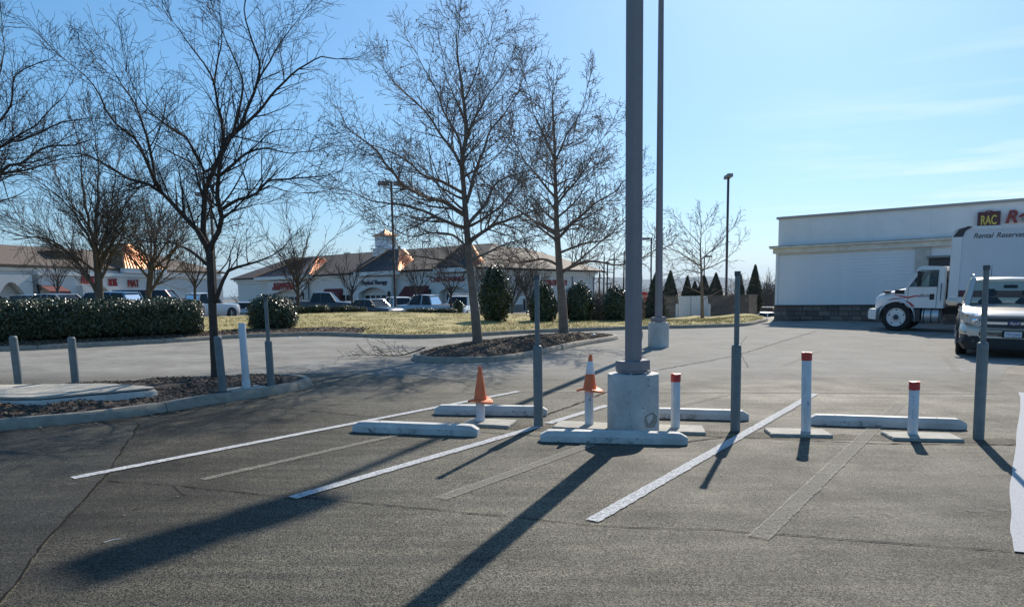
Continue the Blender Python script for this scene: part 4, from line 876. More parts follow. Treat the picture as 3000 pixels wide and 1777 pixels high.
for i, (px, ty, lb) in enumerate(((1755, 782, 'leftmost shorter utility pole by the shop corner'), (1768, 750, 'second utility pole from the shop corner'), (1778, 765, 'third utility pole, lower than its neighbours'), (1797, 742, 'fourth utility pole, carrying the long cross bar'), (1826, 735, 'tallest utility pole, nearest the thick lamp post'))):
    t = at(px, ty, 130); b = at(px, 885, 130); e = empty('utility_pole', tr(b.x, b.y, b.z - .5), lb, 'utility pole', UG); H = t.z - b.z + .5
    MB().lathe([(.17, -.5), (.11, H)], 8).build('pole', 'wood_pole', e, True)
    MB().box(-1.0, 1.0, -.06, .06, H - (1.2 if i % 2 else 2.0), H - (1.05 if i % 2 else 1.85)).build('cross_bar', 'wood_pole', e)
a, b = at(1768, 752, 130), at(1826, 752, 130); mb = MB()
for dz in (-.2, -.9, -2.0): mb.tube([a + Vector((0, 0, dz)), a.lerp(b, .5) + Vector((0, 0, dz - .25)), b + Vector((0, 0, dz))], .03, 4)
tag(mb.build('power_line', 'wood_pole'), 'thin power lines strung between the horizon utility poles', 'cable')
p = at(1884, 950, 43); t = at(1884, 868, 43); e = empty('stop_sign', tr(p.x, p.y, p.z), 'red octagonal stop sign left of the broad conifer', 'stop sign'); h = t.z - p.z
m0 = tr(0, 0, h) @ rz(R(-8)) @ Matrix.Rotation(R(90), 4, 'X')
MB().box(-.025, .025, -.0, .04, -.1, h + .3).build('post', 'steel', e)
MB().prism([(.31 * math.cos(R(22.5 + 45 * k)), .31 * math.sin(R(22.5 + 45 * k))) for k in range(8)], .005, .015, m0).build('border', 'white_paint', e)
MB().prism([(.285 * math.cos(R(22.5 + 45 * k)), .285 * math.sin(R(22.5 + 45 * k))) for k in range(8)], .016, .02, m0).build('sign_face', 'signal_red', e)
text('lettering', 'STOP', .24, 'white_paint', e, m0 @ tr(0, -.085, .023), .002, align='CENTER', sx=.82)
b = at(1875, 880, 170); e = empty('pylon_sign', tr(b.x, b.y, b.z), 'distant blue and red pylon sign beside the broad conifer', 'sign')
MB().box(-.35, .35, -.2, .2, 0, 3.2).build('lower_panel', 'sign_maroon', e); MB().box(-.4, .4, -.22, .22, 3.2, 5.6).build('upper_panel', 'car_blue', e)

# ------------------------------------------------------------ buildings
class Facade:
    """a building front: local x along the wall, y into the building, z up"""
    def __init__(s, o, u, name, label, cat='building'):
        u = Vector((u[0], u[1], 0)).normalized(); n = Vector((-u.y, u.x, 0)); s.m = tr(*o) @ TILT @ frame(u, n, (0, 0, 0)); s.i = s.m.inverted(); s.e = empty(name, s.m, label, cat)
    def px(s, x, y, dy=0.):                        # a sight line on the wall plane, shifted dy inwards
        c = s.i @ Vector((0, 0, CAM_H)); d = (s.i.to_3x3() @ ray(x, y)); p = c + d * ((dy - c.y) / d.y); return p.x, p.z
    def box(s, name, mat, x0, x1, y0, y1, z0, z1, parent=None, bev=0.): return MB().box(x0, x1, y0, y1, z0, z1, None, bev).build(name, mat, parent or s.e)
    def sign(s, body, mat, px0, px1, py, h, dy=-.04, ext=.03, shear=0., bold=0.):
        x0, z = s.px(px0, py, dy); x1, _ = s.px(px1, py, dy)
        o = text('sign_lettering', body, h, mat, s.e, tr(x0, dy - ext, z) @ Matrix.Rotation(R(90), 4, 'X'), ext, shear, bold=bold)
        w = max(v.co.x for v in o.data.vertices); k = (x1 - x0) / w
        for v in o.data.vertices: v.co.x *= k
        return o
def masonry(parent, x0, x1, z0, z1, row, lens, mats, yf, name='stone_block', mtx=None):
    z = z0; r_ = 0; cache = {}
    while z < z1 - .02:
        h = min(row * random.choice((1, 1, 1.25, .8)) if name == 'stone_block' else row, z1 - z); x = x0 - (random.random() * lens[0] if name == 'stone_block' else (r_ % 2) * lens[0] / 2)
        while x < x1 - .02:
            l = random.uniform(*lens); a, b = max(x0, x), min(x1, x + l); x += l
            if b - a < .05: continue
            w = b - a - .012; key = (round(w, 2), round(h, 2), random.randrange(len(mats)))
            if key not in cache: cache[key] = mesh_only(name, MB().box(-key[0] / 2, key[0] / 2, -.05, .05, 0, key[1] - .012, None, .012), mats[key[2]])
            o = tr((a + b) / 2, yf + random.uniform(-.008, .008), z + .006); link(name, cache[key], parent, (mtx @ o) if mtx is not None else o)
        z += h; r_ += 1
# --- long pale shop on the right
F = Facade((11.77, 33.0, -.30), (.787, -.617), 'pale_shop', 'long pale clad shop with stone base and flat parapet on the right'); e = F.e
H_top = F.px(2287, 635)[1]; zc1 = F.px(2280, 723)[1]; zc0 = F.px(2280, 743)[1]; zst = F.px(2276, 897)[1]
F.box('wall', 'stucco', .05, 24, .10, 20, -.4, H_top - .06)
F.box('coping', 'coping', -.03, 24.1, .02, 20.1, H_top - .10, H_top)
for k in range(9): F.box('panel_joint', 'trim', 1.4 + k * 2.3, 1.408 + k * 2.3, .094, .105, zc1 + .1, H_top - .12)
c = F.box('cornice', 'trim', -.10, 24, -.12, .3, zc0, zc1 - .09); F.box('cornice_top', 'trim', -.22, 24, -.26, .3, zc1 - .088, zc1, c, .01); F.box('cornice_drip', 'coping', -.24, 24, -.28, .28, zc1 + .002, zc1 + .03, c)
xp0, xp1 = F.px(2682, 760)[0], F.px(2726, 760)[0]
F.box('pilaster', 'pilaster', xp0, xp1, -.03, .15, zst + .06, zc0 - .002)
F.box('corner_board', 'siding', .0, .11, -.005, .2, zst + .06, zc0 - .002)
nP = int((zc0 - zst - .06) / .135)
for (a, b) in ((.112, xp0 - .004), (xp1 + .004, 16)):
    me = MB(); h = .135; me.add([(a, .06, 0), (b, .06, 0), (b, .045, h * .99), (a, .045, h * .99), (a, .0999, 0), (b, .0999, 0), (b, .0999, h * .99), (a, .0999, h * .99)], [(0, 1, 2, 3), (1, 0, 4, 5), (3, 2, 6, 7), (0, 3, 7, 4), (2, 1, 5, 6)]); me.v = [(x, y - (.036 if z == 0 and y < .09 else 0), z) for x, y, z in me.v]
    md = mesh_only('siding_board', me, 'siding')
    for k in range(nP): link('siding_board', md, e, tr(0, 0, zst + .062 + k * .135))
x0, z1 = F.px(2722, 755); x1, z0 = F.px(2800, 778); F.box('window_head', 'darkgrey', x0, x1 + 2, -.06, .1, z0, z1 - .02); F.box('window_hood', 'car_grey', x0 - .05, x1 + 2.1, -.22, .1, z1 - .018, z1 + .06)
wd_ = F.box('shop_window', 'glass_dark', x0 + .05, x1 + 1.9, .012, .035, zst + .3, z0 - .02); 
F.box('stone_backing', 'mortar', -.005, 24, .022, .2, -.5, zst + .02); masonry(e, -.01, 9.5, -.2, zst + .02, .17, (.25, .55), ('stone0', 'stone1', 'stone2', 'stone3'), -.0)
F.box('stone_cap', 'stone2', -.04, 24, -.09, .2, zst + .021, zst + .06)
a0, z1 = F.px(2865, 622, -.1); a1, z0 = F.px(2929, 655, -.1)
sg = F.box('sign_panel', 'sign_maroon', a0, a1, -.12, .09, z0 - .08, z1)
t_ = text('sign_lettering', 'RAC', .47, 'sign_yellow', e, tr(a0 + .10, -.135, z0 + .0) @ Matrix.Rotation(R(90), 4, 'X'), .01, bold=.01); w = max(v.co.x for v in t_.data.vertices)
for v in t_.data.vertices: v.co.x *= (a1 - a0 - .2) / w
MB().tube([Vector((a0 + .15 + (a1 - a0 - .3) * t, -.128, z0 + .40 + .10 * math.sin(t * 3.1))) for t in [k / 10 for k in range(11)]], .018, 5).build('sign_swoosh', 'sign_red', e)
x0, z0 = F.px(2943, 651, -.1); text('sign_lettering', 'Rent-A-Center', .62, 'sign_dark_red', e, tr(x0, -.08, z0 - .02) @ Matrix.Rotation(R(90), 4, 'X'), .05, .25, bold=.02)
x0, z0 = F.px(2395, 628); MB().tube([Vector((x0, 1, z0 - .4)), Vector((x0, 1, z0))], .05, 6).build('roof_vent', 'darkgrey', e)

# --- walled bin enclosure
F = Facade((14.75, 46, -.98), (.902, -.431), 'bin_enclosure', 'brown block wall enclosure with tall white gates', 'enclosure'); e = F.e; Hh = F.px(2180, 863)[1]
xl = F.px(1946, 900)[0]; g0, g1 = F.px(1988, 900)[0], F.px(2074, 900)[0]
for a, b in ((xl, g0 - .05), (g1 + .05, 0)):
    F.box('wall_core', 'mortar', a + .01, b - .01, -.038, .12, -.3, Hh - .07); masonry(e, a, b, 0, Hh - .06, .2, (.4, .4), ('block0', 'block1', 'block2'), 0., 'block')
F.box('wall_core', 'mortar', -.12, .038, .06, 4.4, -.3, Hh - .07); masonry(e, 0, 4.4, 0, Hh - .06, .2, (.4, .4), ('block0', 'block1', 'block2'), 0., 'block', tr(0, .05, 0) @ rz(R(90)))
for a, b in ((xl - .04, g0 - .05), (g1 + .05, .09)): F.box('wall_cap', 'stone0', a, b, -.09, .16, Hh - .058, Hh)
F.box('wall_cap', 'stone0', -.17, .09, .165, 4.45, Hh - .058, Hh)
nb = 13; bw = (g1 - g0) / nb; bm = mesh_only('gate_board', MB().box(.006, bw - .006, -.02, .02, .1, Hh - .02, None, .006), 'white_paint')
for k in range(nb): link('gate_board', bm, e, tr(g0 + k * bw, .01 + random.uniform(-.004, .004), random.uniform(-.015, .0)))
F.box('gate_rail', 'white_paint', g0, g1, .035, .08, .35, .45); F.box('gate_rail', 'white_paint', g0, g1, .035, .08, 1.35, 1.45)
for k in (5.5, 10): F.box('gate_gap', 'black', g0 + k * bw - .012, g0 + k * bw + .012, -.024, -.021, .1, Hh - .04)
F.box('gate_latch', 'darkgrey', g0 + 6 * bw - .03, g0 + 6 * bw + .03, -.05, -.022, .1, .55)
for px, lb in ((1983, 'white guard post left of the white gates'), (2077, 'white guard post right of the white gates')):
    x, _ = F.px(px, 940, -.5); z = F.px(px, 890, -.5)[1]; o = MB().lathe([(.085, -.2), (.085, z - .03), (.06, z), (.001, z)], 16).build('guard_post', 'white_paint', None, 'auto'); o.matrix_world = F.m @ tr(x, -.5, 0); tag(o, lb, 'post', 'white guard posts by the gates')

# --- the two low shopping buildings on the left
def hip(mb, x0, x1, y0, y1, z, ins, rise, ridge_y=None, thick=.18):
    ym = (y0 + y1) / 2 if ridge_y is None else ridge_y; a, b = (x0 + ins, ym, z + rise), (x1 - ins, ym, z + rise)
    P = [(x0, y0, z), (x1, y0, z), (x1, y1, z), (x0, y1, z), a, b, (x0, y0, z - thick), (x1, y0, z - thick), (x1, y1, z - thick), (x0, y1, z - thick)]
    mb.add(P, [(0, 1, 5, 4), (1, 2, 5), (2, 3, 4, 5), (3, 0, 4), (6, 7, 1, 0), (7, 8, 2, 1), (8, 9, 3, 2), (9, 6, 0, 3), (9, 8, 7, 6)])
def porch_roof(F, x0, x1, z, rise, back, mat_front='roof_metal', y0=-1.3, tw=.25):
    """standing-seam hip over an entrance; its sides run back into the main roof"""
    xm = (x0 + x1) / 2; run = (x1 - x0) / 2 * (1 - tw); yr = y0 + run * 1.1
    A, B, C, D = Vector((x0, y0, z)), Vector((x1, y0, z)), Vector((xm + (x1 - x0) / 2 * tw, yr, z + rise)), Vector((xm - (x1 - x0) / 2 * tw, yr, z + rise))
    C2, D2, B2, A2 = C + Vector((0, back, 0)), D + Vector((0, back, 0)), Vector((x1, yr + back, z)), Vector((x0, yr + back, z))
    m = MB(); m.add([A, B, C, D], [(0, 1, 2, 3)]); p = m.build('porch_roof_front', mat_front, F.e)  # dark default front beside copper sides: the face's shade put into the colour
    m = MB(); m.add([B, B2, C2, C, A, D, D2, A2], [(0, 1, 2, 3), (4, 5, 6, 7), (3, 2, 6, 5)]); q = m.build('porch_roof_side', 'copper', F.e)
    r1, r2 = MB(), MB(); n = 14
    for k in range(n + 1):
        t = k / n; a = A.lerp(B, t); b = D.lerp(C, t); r1.bar(a + Vector((0, -.02, .03)), b + Vector((0, -.02, .03)), .05, .06)
        a = B.lerp(B2, t); b = C.lerp(C2, t); r2.bar(a + Vector((.02, 0, .03)), b + Vector((.02, 0, .03)), .05, .06)
        a = A.lerp(A2, t); b = D.lerp(D2, t); r2.bar(a + Vector((-.02, 0, .03)), b + Vector((-.02, 0, .03)), .05, .06)
    r1.build('seam_ribs', mat_front, p); r2.build('seam_ribs', 'copper', q)
    MB().bar(B + Vector((0, 0, .05)), C + Vector((0, 0, .05)), .16, .12).build('hip_cap', 'copper', F.e); MB().bar(A + Vector((0, 0, .05)), D + Vector((0, 0, .05)), .16, .12).build('hip_cap', 'copper', F.e)
    F.box('porch_fascia', 'mall_trim', x0 + .05, x1 - .05, y0 + .03, y0 + .6, z - .45, z - .01)
def arch_bay(F, x0, x1, ztop, zspring, zcrown, y0=-.9, pier=.7):
    pts = [(x0, 0), (x0 + pier, 0), (x0 + pier, zspring)]; a, b = x0 + pier, x1 - pier
    for k in range(1, 12): t = k / 12; pts.append((a + (b - a) * t, zspring + (zcrown - zspring) * math.sin(math.pi * t)))
    pts += [(b, zspring), (b, 0), (x1, 0), (x1, ztop), (x0, ztop)]
    MB().prism(pts, 0, .55, tr(0, y0 + .55, 0) @ Matrix.Rotation(R(90), 4, 'X')).build('arched_front', 'mall_wall', F.e)
    F.box('recess_wall', 'mall_wall', a - .1, b + .1, .012, .02, 0, zcrown)
def storefront(F, x0, x1, z1, bays, y=-.03):
    w = (x1 - x0) / bays
    for k in range(bays):
        f = F.box('window_frame', 'mall_trim', x0 + k * w, x0 + (k + 1) * w - .01, y, y + .05, 0, z1)
        for za, zb in ((.25, z1 * .42), (z1 * .45, z1 - .12)): F.box('pane', 'glass_dark', x0 + k * w + .08, x0 + (k + 1) * w - .09, y - .012, y - .004, za, zb, f)
def awning(F, x0, x1, z0, z1, out=1.1):
    m = MB(); m.add([(x0, -.02, z1), (x1, -.02, z1), (x1, -out, z0 + .2), (x0, -out, z0 + .2), (x1, -out, z0), (x0, -out, z0), (x0, -.02, z0), (x1, -.02, z0)], [(0, 1, 2, 3), (3, 2, 4, 5), (0, 3, 5, 6), (1, 7, 4, 2)]); m.build('awning', 'awning', F.e)
def sconce(F, px, py, y=-.95):
    x, z = F.px(px, py, y); b = F.box('wall_lantern', 'black', x - .14, x + .14, y - .3, y - .02, z - .35, z + .2, None, .05); F.box('lantern_bracket', 'black', x - .05, x + .05, y - .16, y, z - .8, z - .36, b)
def mall(F, L, D, Hw, roof_rise, ins, mat, ridge=7.):
    e = F.e; F.box('wall', 'mall_wall', 0, L, 0, D, -.5, Hw); F.box('eave_cornice', 'mall_trim', -.35, L + .35, -.45, D + .3, Hw - .28, Hw - .02); F.box('frieze', 'mall_trim', -.12, L + .12, -.14, D + .1, Hw - .62, Hw - .282)
    m = MB(); hip(m, -.7, L + .7, -.75, D + .7, Hw + .19, ins, roof_rise, ridge); m.build('main_roof', mat, e)
    F.box('wainscot', 'stone3', .3, L - .3, -.06, .05, -.4, 1.0)
# right-hand mall building with the cupola
A2 = (-40.7, 110.0); U2 = (37.1, -29.2); F = Facade((*A2, level(*A2) - .3), U2, 'shop_row', 'long white shop row with brown roof, copper hips and white cupola')
Hw = 4.9; mall(F, 47.2, 14, Hw, 3.1, 4.2, 'shingle_dark')
F.box('wing_wall', 'mall_wall', 33, 47.19, 14.01, 23.8, -.5, Hw); m = MB(); hip(m, 0, 26.0, 0, 15.6, 0, 7.2, 3.1); mm = MB(); mm.v = [tuple(tr(47.9, -.75, Hw + .21) @ rz(R(90)) @ Vector(v)) for v in m.v]; mm.f = m.f; mm.m = m.m; mm.build('wing_roof', 'shingle', F.e)
F.box('wing_cornice', 'mall_trim', 46.9, 47.56, -.44, 24.2, Hw - .281, Hw - .022); F.box('wing_frieze', 'mall_trim', 47.0, 47.33, -.12, 23.9, Hw - .621, Hw - .283)
for px0, px1, rise in ((742, 905, 2.6), (1035, 1165, 2.7), (1268, 1385, 2.6)):
    x0, _ = F.px(px0, 812, -1.3); x1, _ = F.px(px1, 805, -1.3); porch_roof(F, x0, x1, Hw + .2, rise, .8 if px0 < 1200 else .0)
for px0, px1, pyc in ((785, 893, 850), (1040, 1148, 841), (1275, 1385, 838)):
    x0, _ = F.px(px0, 870, -.9); x1, _ = F.px(px1, 870, -.9); arch_bay(F, x0, x1, Hw - .46, 2.5, F.px((px0 + px1) / 2, pyc, -.9)[1]); storefront(F, x0 + .9, x1 - .9, 2.4, 5)
for px0, px1, n in ((955, 1030, 5), (1172, 1260, 6)):
    x0, _ = F.px(px0, 870); x1, _ = F.px(px1, 870); storefront(F, x0, x1, 2.5, n, -.075)
for px0, px1, y0, y1 in ((952, 1006, 846, 878), (1186, 1257, 838, 868)):
    x0, z1 = F.px(px0, y0); x1, z0 = F.px(px1, y1); awning(F, x0, x1, z0, z1)
for px, py in ((775, 866), (889, 860), (1142, 858), (1262, 852)): sconce(F, px, py)
F.sign('KOUNTRYSIDE', 'sign_red', 803, 862, 841, .85, -.95, .06); F.sign('FAMILY CHOICE', 'sign_red', 799, 866, 850, .62, -.95, .06)
F.sign('Physical Therapy', 'sign_navy', 1060, 1134, 834, .75, -.95, .05); F.sign('CASH ADVANCE', 'sign_red', 1262, 1362, 826, .8, -.95, .05)
cx, _ = F.px(1128, 760, 6); cu = empty('cupola', tr(cx, 6.2, 0)); cu.parent = F.e; cu.matrix_parent_inverse = Matrix(); cu.matrix_local = tr(cx, 6.2, 0)
zb = F.px(1128, 762, 6.2)[1]; zm = F.px(1128, 731, 6.2)[1]; zt = F.px(1128, 693, 6.2)[1]; zp = F.px(1128, 671, 6.2)[1]; w1 = 1.22; w2 = .98
MB().box(-w1, w1, -w1, w1, zb - 1.5, zm).build('cupola_base', 'mall_trim', cu); MB().box(-w1 - .15, w1 + .15, -w1 - .15, w1 + .15, zm + .002, zm + .14).build('cupola_ledge', 'mall_trim', cu); MB().box(-w2, w2, -w2, w2, zm + .142, zt).build('cupola_lantern', 'white_paint', cu)
lv = MB()
for k in range(9): z = zm + .3 + k * (zt - zm - .45) / 9; lv.box(-w2 + .2, w2 - .2, -w2 - .03, -w2 - .002, z, z + .08)
lv.build('louvre_slat', 'siding', cu); MB().rings([[Vector((sx * w, sy * w, z)) for sx, sy in ((-1, -1), (1, -1), (1, 1), (-1, 1))] for w, z in ((1.2, zt), (1.22, zt + .1), (.75, zt + (zp - zt) * .35), (.35, zt + (zp - zt) * .66), (.02, zp))]).build('cupola_roof', 'copper', cu)
# end wall of the same row, with its own lettering
uw = Vector((*U2, 0)).normalized(); nw = Vector((-uw.y, uw.x, 0)); E2 = Vector((A2[0] + uw.x * 47.2, A2[1] + uw.y * 47.2, level(*A2) - .3)); 
class Side(Facade):
    def __init__(s, base, off): s.m = base.m @ tr(off, 0, 0) @ rz(R(90)); s.i = s.m.inverted(); s.e = empty('end_wall', s.m); s.e.parent = base.e; s.e.matrix_parent_inverse = Matrix(); s.e.matrix_local = tr(off, 0, 0) @ rz(R(90))
S = Side(F, 47.2); S.sign('CHINA CITY BUFFET', 'sign_red', 1591, 1661, 835, .95, -.03, .05, bold=.015)
for px0, px1 in ((1530, 1556),):
    x0, z1 = S.px(px0, 872); x1, z0 = S.px(px1, 912); f = S.box('window_frame', 'mall_trim', x0, x1, -.08, .02, z0, z1); w = (x1 - x0) / 3
    for k in range(3): S.box('pane', 'glass_dark', x0 + k * w + .06, x0 + (k + 1) * w - .05, -.09, -.082, z0 + .1, z1 - .1, f)
x0, z1 = S.px(1676, 812); S.box('downpipe', 'bronze', x0 - .06, x0 + .06, -.14, -.02, 0, Hw - .6); x0, z1 = S.px(1738, 815); S.box('downpipe', 'bronze', x0 - .06, x0 + .06, -.14, -.02, 0, Hw - .6)
S.box('end_wainscot', 'stone3', .3, 23.4, -.06, .05, -.4, .9)
# left-hand mall building
A1 = (-45.8, 44.6); F = Facade((*A1, level(*A1) - .3), (.3186, .948), 'corner_shop_building', 'white shop building with tan shingle roof on the far left')
mall(F, 40.2, 11, Hw, 2.0, 4.5, 'shingle', 5.2)
x0, _ = F.px(366, 803, -1.3); x1, _ = F.px(492, 803, -1.3)
porch_roof(F, x0, x1, Hw + .2, 2.4, .6, 'copper')
x0, _ = F.px(160, 790, 1.5); x1, _ = F.px(222, 790, 1.5); zz = F.px(190, 735, 1.5)[1]; F.box('roof_unit', 'roof_metal', x0, x1, 1.2, 3.4, Hw + .2, zz)
x0, _ = F.px(112, 800, -.9); F.box('bay_front', 'mall_wall', x0, 40.15, -.9, -.01, -.3, Hw - .63); F.box('bay_cornice', 'mall_trim', x0 - .15, 40.5, -1.08, -.02, Hw - .62, Hw - .3)
x0, _ = F.px(-30, 860, -.9); x1, _ = F.px(98, 860, -.9); arch_bay(F, x0, x1, Hw - .64, 2.6, F.px(30, 826, -.9)[1]); storefront(F, x0 + .9, x1 - .9, 2.4, 5)
x0, _ = F.px(240, 860, -1.3); x1, _ = F.px(350, 860, -1.3); arch_bay(F, x0, x1, 3.4, 2.1, F.px(300, 838, -1.4)[1], -1.45); storefront(F, x0 + .9, x1 - .9, 2.2, 5, -.96)
x0, z1 = F.px(116, 836, -.9); x1, z0 = F.px(180, 860, -.9); m = MB(); m.add([(x0, -.92, z1), (x1, -.92, z1), (x1, -2, z0 + .2), (x0, -2, z0 + .2), (x1, -2, z0), (x0, -2, z0)], [(0, 1, 2, 3), (3, 2, 4, 5)]); m.build('awning', 'awning', F.e)
sconce(F, 110, 838)
F.sign('AUK-JO', 'sign_red', 236, 281, 831, 1.0, -.95, .06); F.sign('ROSS', 'sign_red', 318, 342, 838, 1.0, -.95, .06); F.sign('MAT', 'sign_red', 374, 407, 840, 1.0, -.95, .06)

# ------------------------------------------------------------ vehicles
CS = dict(sedan=dict(L=4.75, W=.9, H=1.45, belt=.94, hood=.90, cowl=.95, rf=.30, rr=-1.05, rb=-1.75, deck=.98), suv=dict(L=4.8, W=.94, H=1.74, belt=1.08, hood=1.02, cowl=.95, rf=.35, rr=-1.95, rb=-2.25, deck=1.05), long=dict(L=5.7, W=1.0, H=1.92, belt=1.18, hood=1.12, cowl=1.35, rf=.75, rr=-2.5, rb=-2.72, deck=1.15), pickup=dict(L=5.8, W=.98, H=1.90, belt=1.15, hood=1.12, cowl=1.35, rf=.8, rr=-.55, rb=-.85, deck=1.15), van=dict(L=5.0, W=.96, H=1.8, belt=1.08, hood=.98, cowl=1.35, rf=.55, rr=-2.15, rb=-2.4, deck=1.05))
def ring(x, w, zb, zt, tuck=.86, crown=.02):
    h = [(w * .90, zb), (w, zb + .14), (w, (zb + zt) * .5), (w * .985, zt - .12), (w * .95, zt - .035), (w * tuck, zt), (w * .4, zt + crown * .8)]
    return [Vector((x, -y, z)) for y, z in h] + [Vector((x, 0, zt + crown))] + [Vector((x, y, z)) for y, z in reversed(h)]
def wheel(e, x, y, r, side, w=.22, alloy=True):
    t = empty('wheel', tr(x, y, r)); t.parent = e; t.matrix_parent_inverse = Matrix(); t.matrix_local = tr(x, y, r) @ (rz(math.pi) if side < 0 else Matrix())
    m = MB(); rg = []
    for rr, h in ((r * .62, -w / 2), (r * .93, -w / 2), (r, -w / 2 + .03), (r, w / 2 - .03), (r * .93, w / 2), (r * .66, w / 2), (r * .62, w / 2 - .05)): rg.append([Vector((rr * math.cos(2 * math.pi * k / 28), h, rr * math.sin(2 * math.pi * k / 28))) for k in range(28)])
    m.rings(rg, False).build('tyre', 'rubber', t, 'auto')
    m = MB()
    m.rings([[Vector((rr * math.cos(2 * math.pi * k / 28), h, rr * math.sin(2 * math.pi * k / 28))) for k in range(28)] for rr, h in ((r * .64, w / 2 - .01), (r * .58, w / 2 - .035), (r * .56, 0))], False)
    for k in range(5): a = 2 * math.pi * k / 5; m.bar((0, w / 2 - .03, 0), (r * .6 * math.cos(a), w / 2 - .03, r * .6 * math.sin(a)), .09 * r / .33, .03)
    m.build('rim', 'alu', t, 'auto')
    return t
def car(kind, paint, loc, head, label, group='cars and pickups parked by the shops', rails=False, name=None, interior=False, sink=0.):
    c = CS[kind]; L, W, H = c['L'], c['W'], c['H']; P = 'car_' + paint; zt = c['hood']; xb = -L / 2
    e = empty(name or ('parked_pickup' if kind == 'pickup' else 'parked_car'), tr(*loc) @ rz(head), label, 'pickup' if kind == 'pickup' else 'car', group)
    f = L / 2; st = [(f, W * .70, .42, zt - .34), (f - .06, W * .84, .30, zt - .24), (f - .2, W * .94, .24, zt - .13), (f - .5, W * .985, .22, zt - .06), (f - .9, W, .22, zt - .025), (c['cowl'] + .1, W, .22, zt + .01)]
    if kind == 'pickup': st += [(c['cowl'] - .1, W, .24, c['belt']), (c['rb'] + .05, W, .24, c['belt']), (c['rb'], W, .28, c['belt'] - .02), (xb + .1, W * .98, .38, c['belt'] - .02), (xb, W * .95, .45, c['belt'] - .06)]
    else: st += [(c['cowl'] - .1, W, .22, c['belt']), (0, W * 1.005, .22, c['belt'] + .01), (c['rb'] + .2, W, .24, c['deck']), (xb + .25, W * .97, .28, c['deck'] - .02), (xb + .06, W * .90, .34, c['deck'] - .08), (xb, W * .80, .45, c['deck'] - .2)]
    body = MB().rings([ring(*s_) for s_ in st]).build('body', P, e, 'auto')
    if kind == 'pickup': MB().box(xb + .12, c['rb'] - .06, -W * .82, W * .82, c['belt'] - .02, c['belt'] + .012).build('bed', 'black', e)
    # greenhouse
    z0, z1 = c['belt'] - .01, H - .07; wb, wt = W * .93, W * .74
    B = [Vector((c['cowl'], -wb * .93, zt)), Vector((c['cowl'], wb * .93, zt)), Vector((c['rb'], wb * .96, z0)), Vector((c['rb'], -wb * .96, z0))]
    T = [Vector((c['rf'], -wt, z1)), Vector((c['rf'], wt, z1)), Vector((c['rr'], wt * .97, z1)), Vector((c['rr'], -wt * .97, z1))]
    def pane(nm, a, b, d_, c_, mat='glass_dark'):
        q = [a.lerp(c_, .02), b.lerp(d_, .02), d_, c_]; o = MB().quad(a, b, d_, c_).build(nm, mat, e); return o
    gm = 'glass' if interior else 'glass_dark'
    pane('windshield', B[0], B[1], T[1], T[0], gm); pane('rear_window', B[3], B[2], T[2], T[3], gm)
    for sgn, (b0, b1, t0, t1) in ((1, (B[1], B[2], T[1], T[2])), (-1, (B[0], B[3], T[0], T[3]))):
        n = 2 if kind == 'pickup' else 3; cuts = [0] + [k / n + (.06 if k == 1 else 0) for k in range(1, n)] + [1]
        for k in range(n):
            if sgn > 0: pane('side_window', b0.lerp(b1, cuts[k]), b0.lerp(b1, cuts[k + 1]), t0.lerp(t1, cuts[k + 1]), t0.lerp(t1, cuts[k]), gm)
            else: pane('side_window', b0.lerp(b1, cuts[k + 1]), b0.lerp(b1, cuts[k]), t0.lerp(t1, cuts[k]), t0.lerp(t1, cuts[k + 1]), gm)
        for k, ct in enumerate(cuts):
            MB().bar(b0.lerp(b1, ct) - Vector((0, 0, .05)), t0.lerp(t1, ct) + Vector((0, 0, .03)), .09 if 0 < ct < 1 else .10, .07).build('pillar', P, e)
        MB().bar(b0 + Vector((0, 0, .0)), b1 + Vector((0, 0, .0)), .05, .05).build('window_trim', 'chrome' if kind == 'long' else 'black', e)
    ro = MB(); rg = []
    for x, ww, zz in ((c['rf'] + .06, wt * .95, z1 - .01), (c['rf'] - .05, wt + .035, z1 + .02), ((c['rf'] + c['rr']) / 2, wt + .06, z1 + .045), (c['rr'] + .05, wt + .03, z1 + .02), (c['rr'] - .1, wt * .95, z1 - .015)):
        rg.append([Vector((x, -ww, zz)), Vector((x, -ww * .88, zz + .028)), Vector((x, 0, zz + .045)), Vector((x, ww * .88, zz + .028)), Vector((x, ww, zz)), Vector((x, ww * .8, zz - .02)), Vector((x, -ww * .8, zz - .02))])
    ro.rings(rg).build('roof', P, e, 'auto')
    if rails:
        for sgn in (-1, 1): MB().tube([Vector((c['rf'] - .1, sgn * wt * .98, z1 + .05)), Vector((c['rf'] - .3, sgn * wt * .98, z1 + .10)), Vector((c['rr'] + .3, sgn * wt * .98, z1 + .10)), Vector((c['rr'] + .1, sgn * wt * .98, z1 + .05))], .018, 6).build('roof_rail', 'alu', e, True)
    r = .33 if kind == 'sedan' else .38
    for x in (f - .95, xb + 1.0):
        for sgn in (-1, 1):
            MB().lathe([(r + .06, W - .05), (r + .06, W + .004), (.02, W + .004)], 24, axis='y', mat=tr(x, 0, r) @ (Matrix.Scale(-1, 4, (0, 1, 0)) if sgn > 0 else Matrix())).build('wheel_arch', 'fender_dark', e)
            wheel(e, x, sgn * (W - .085), r, sgn)
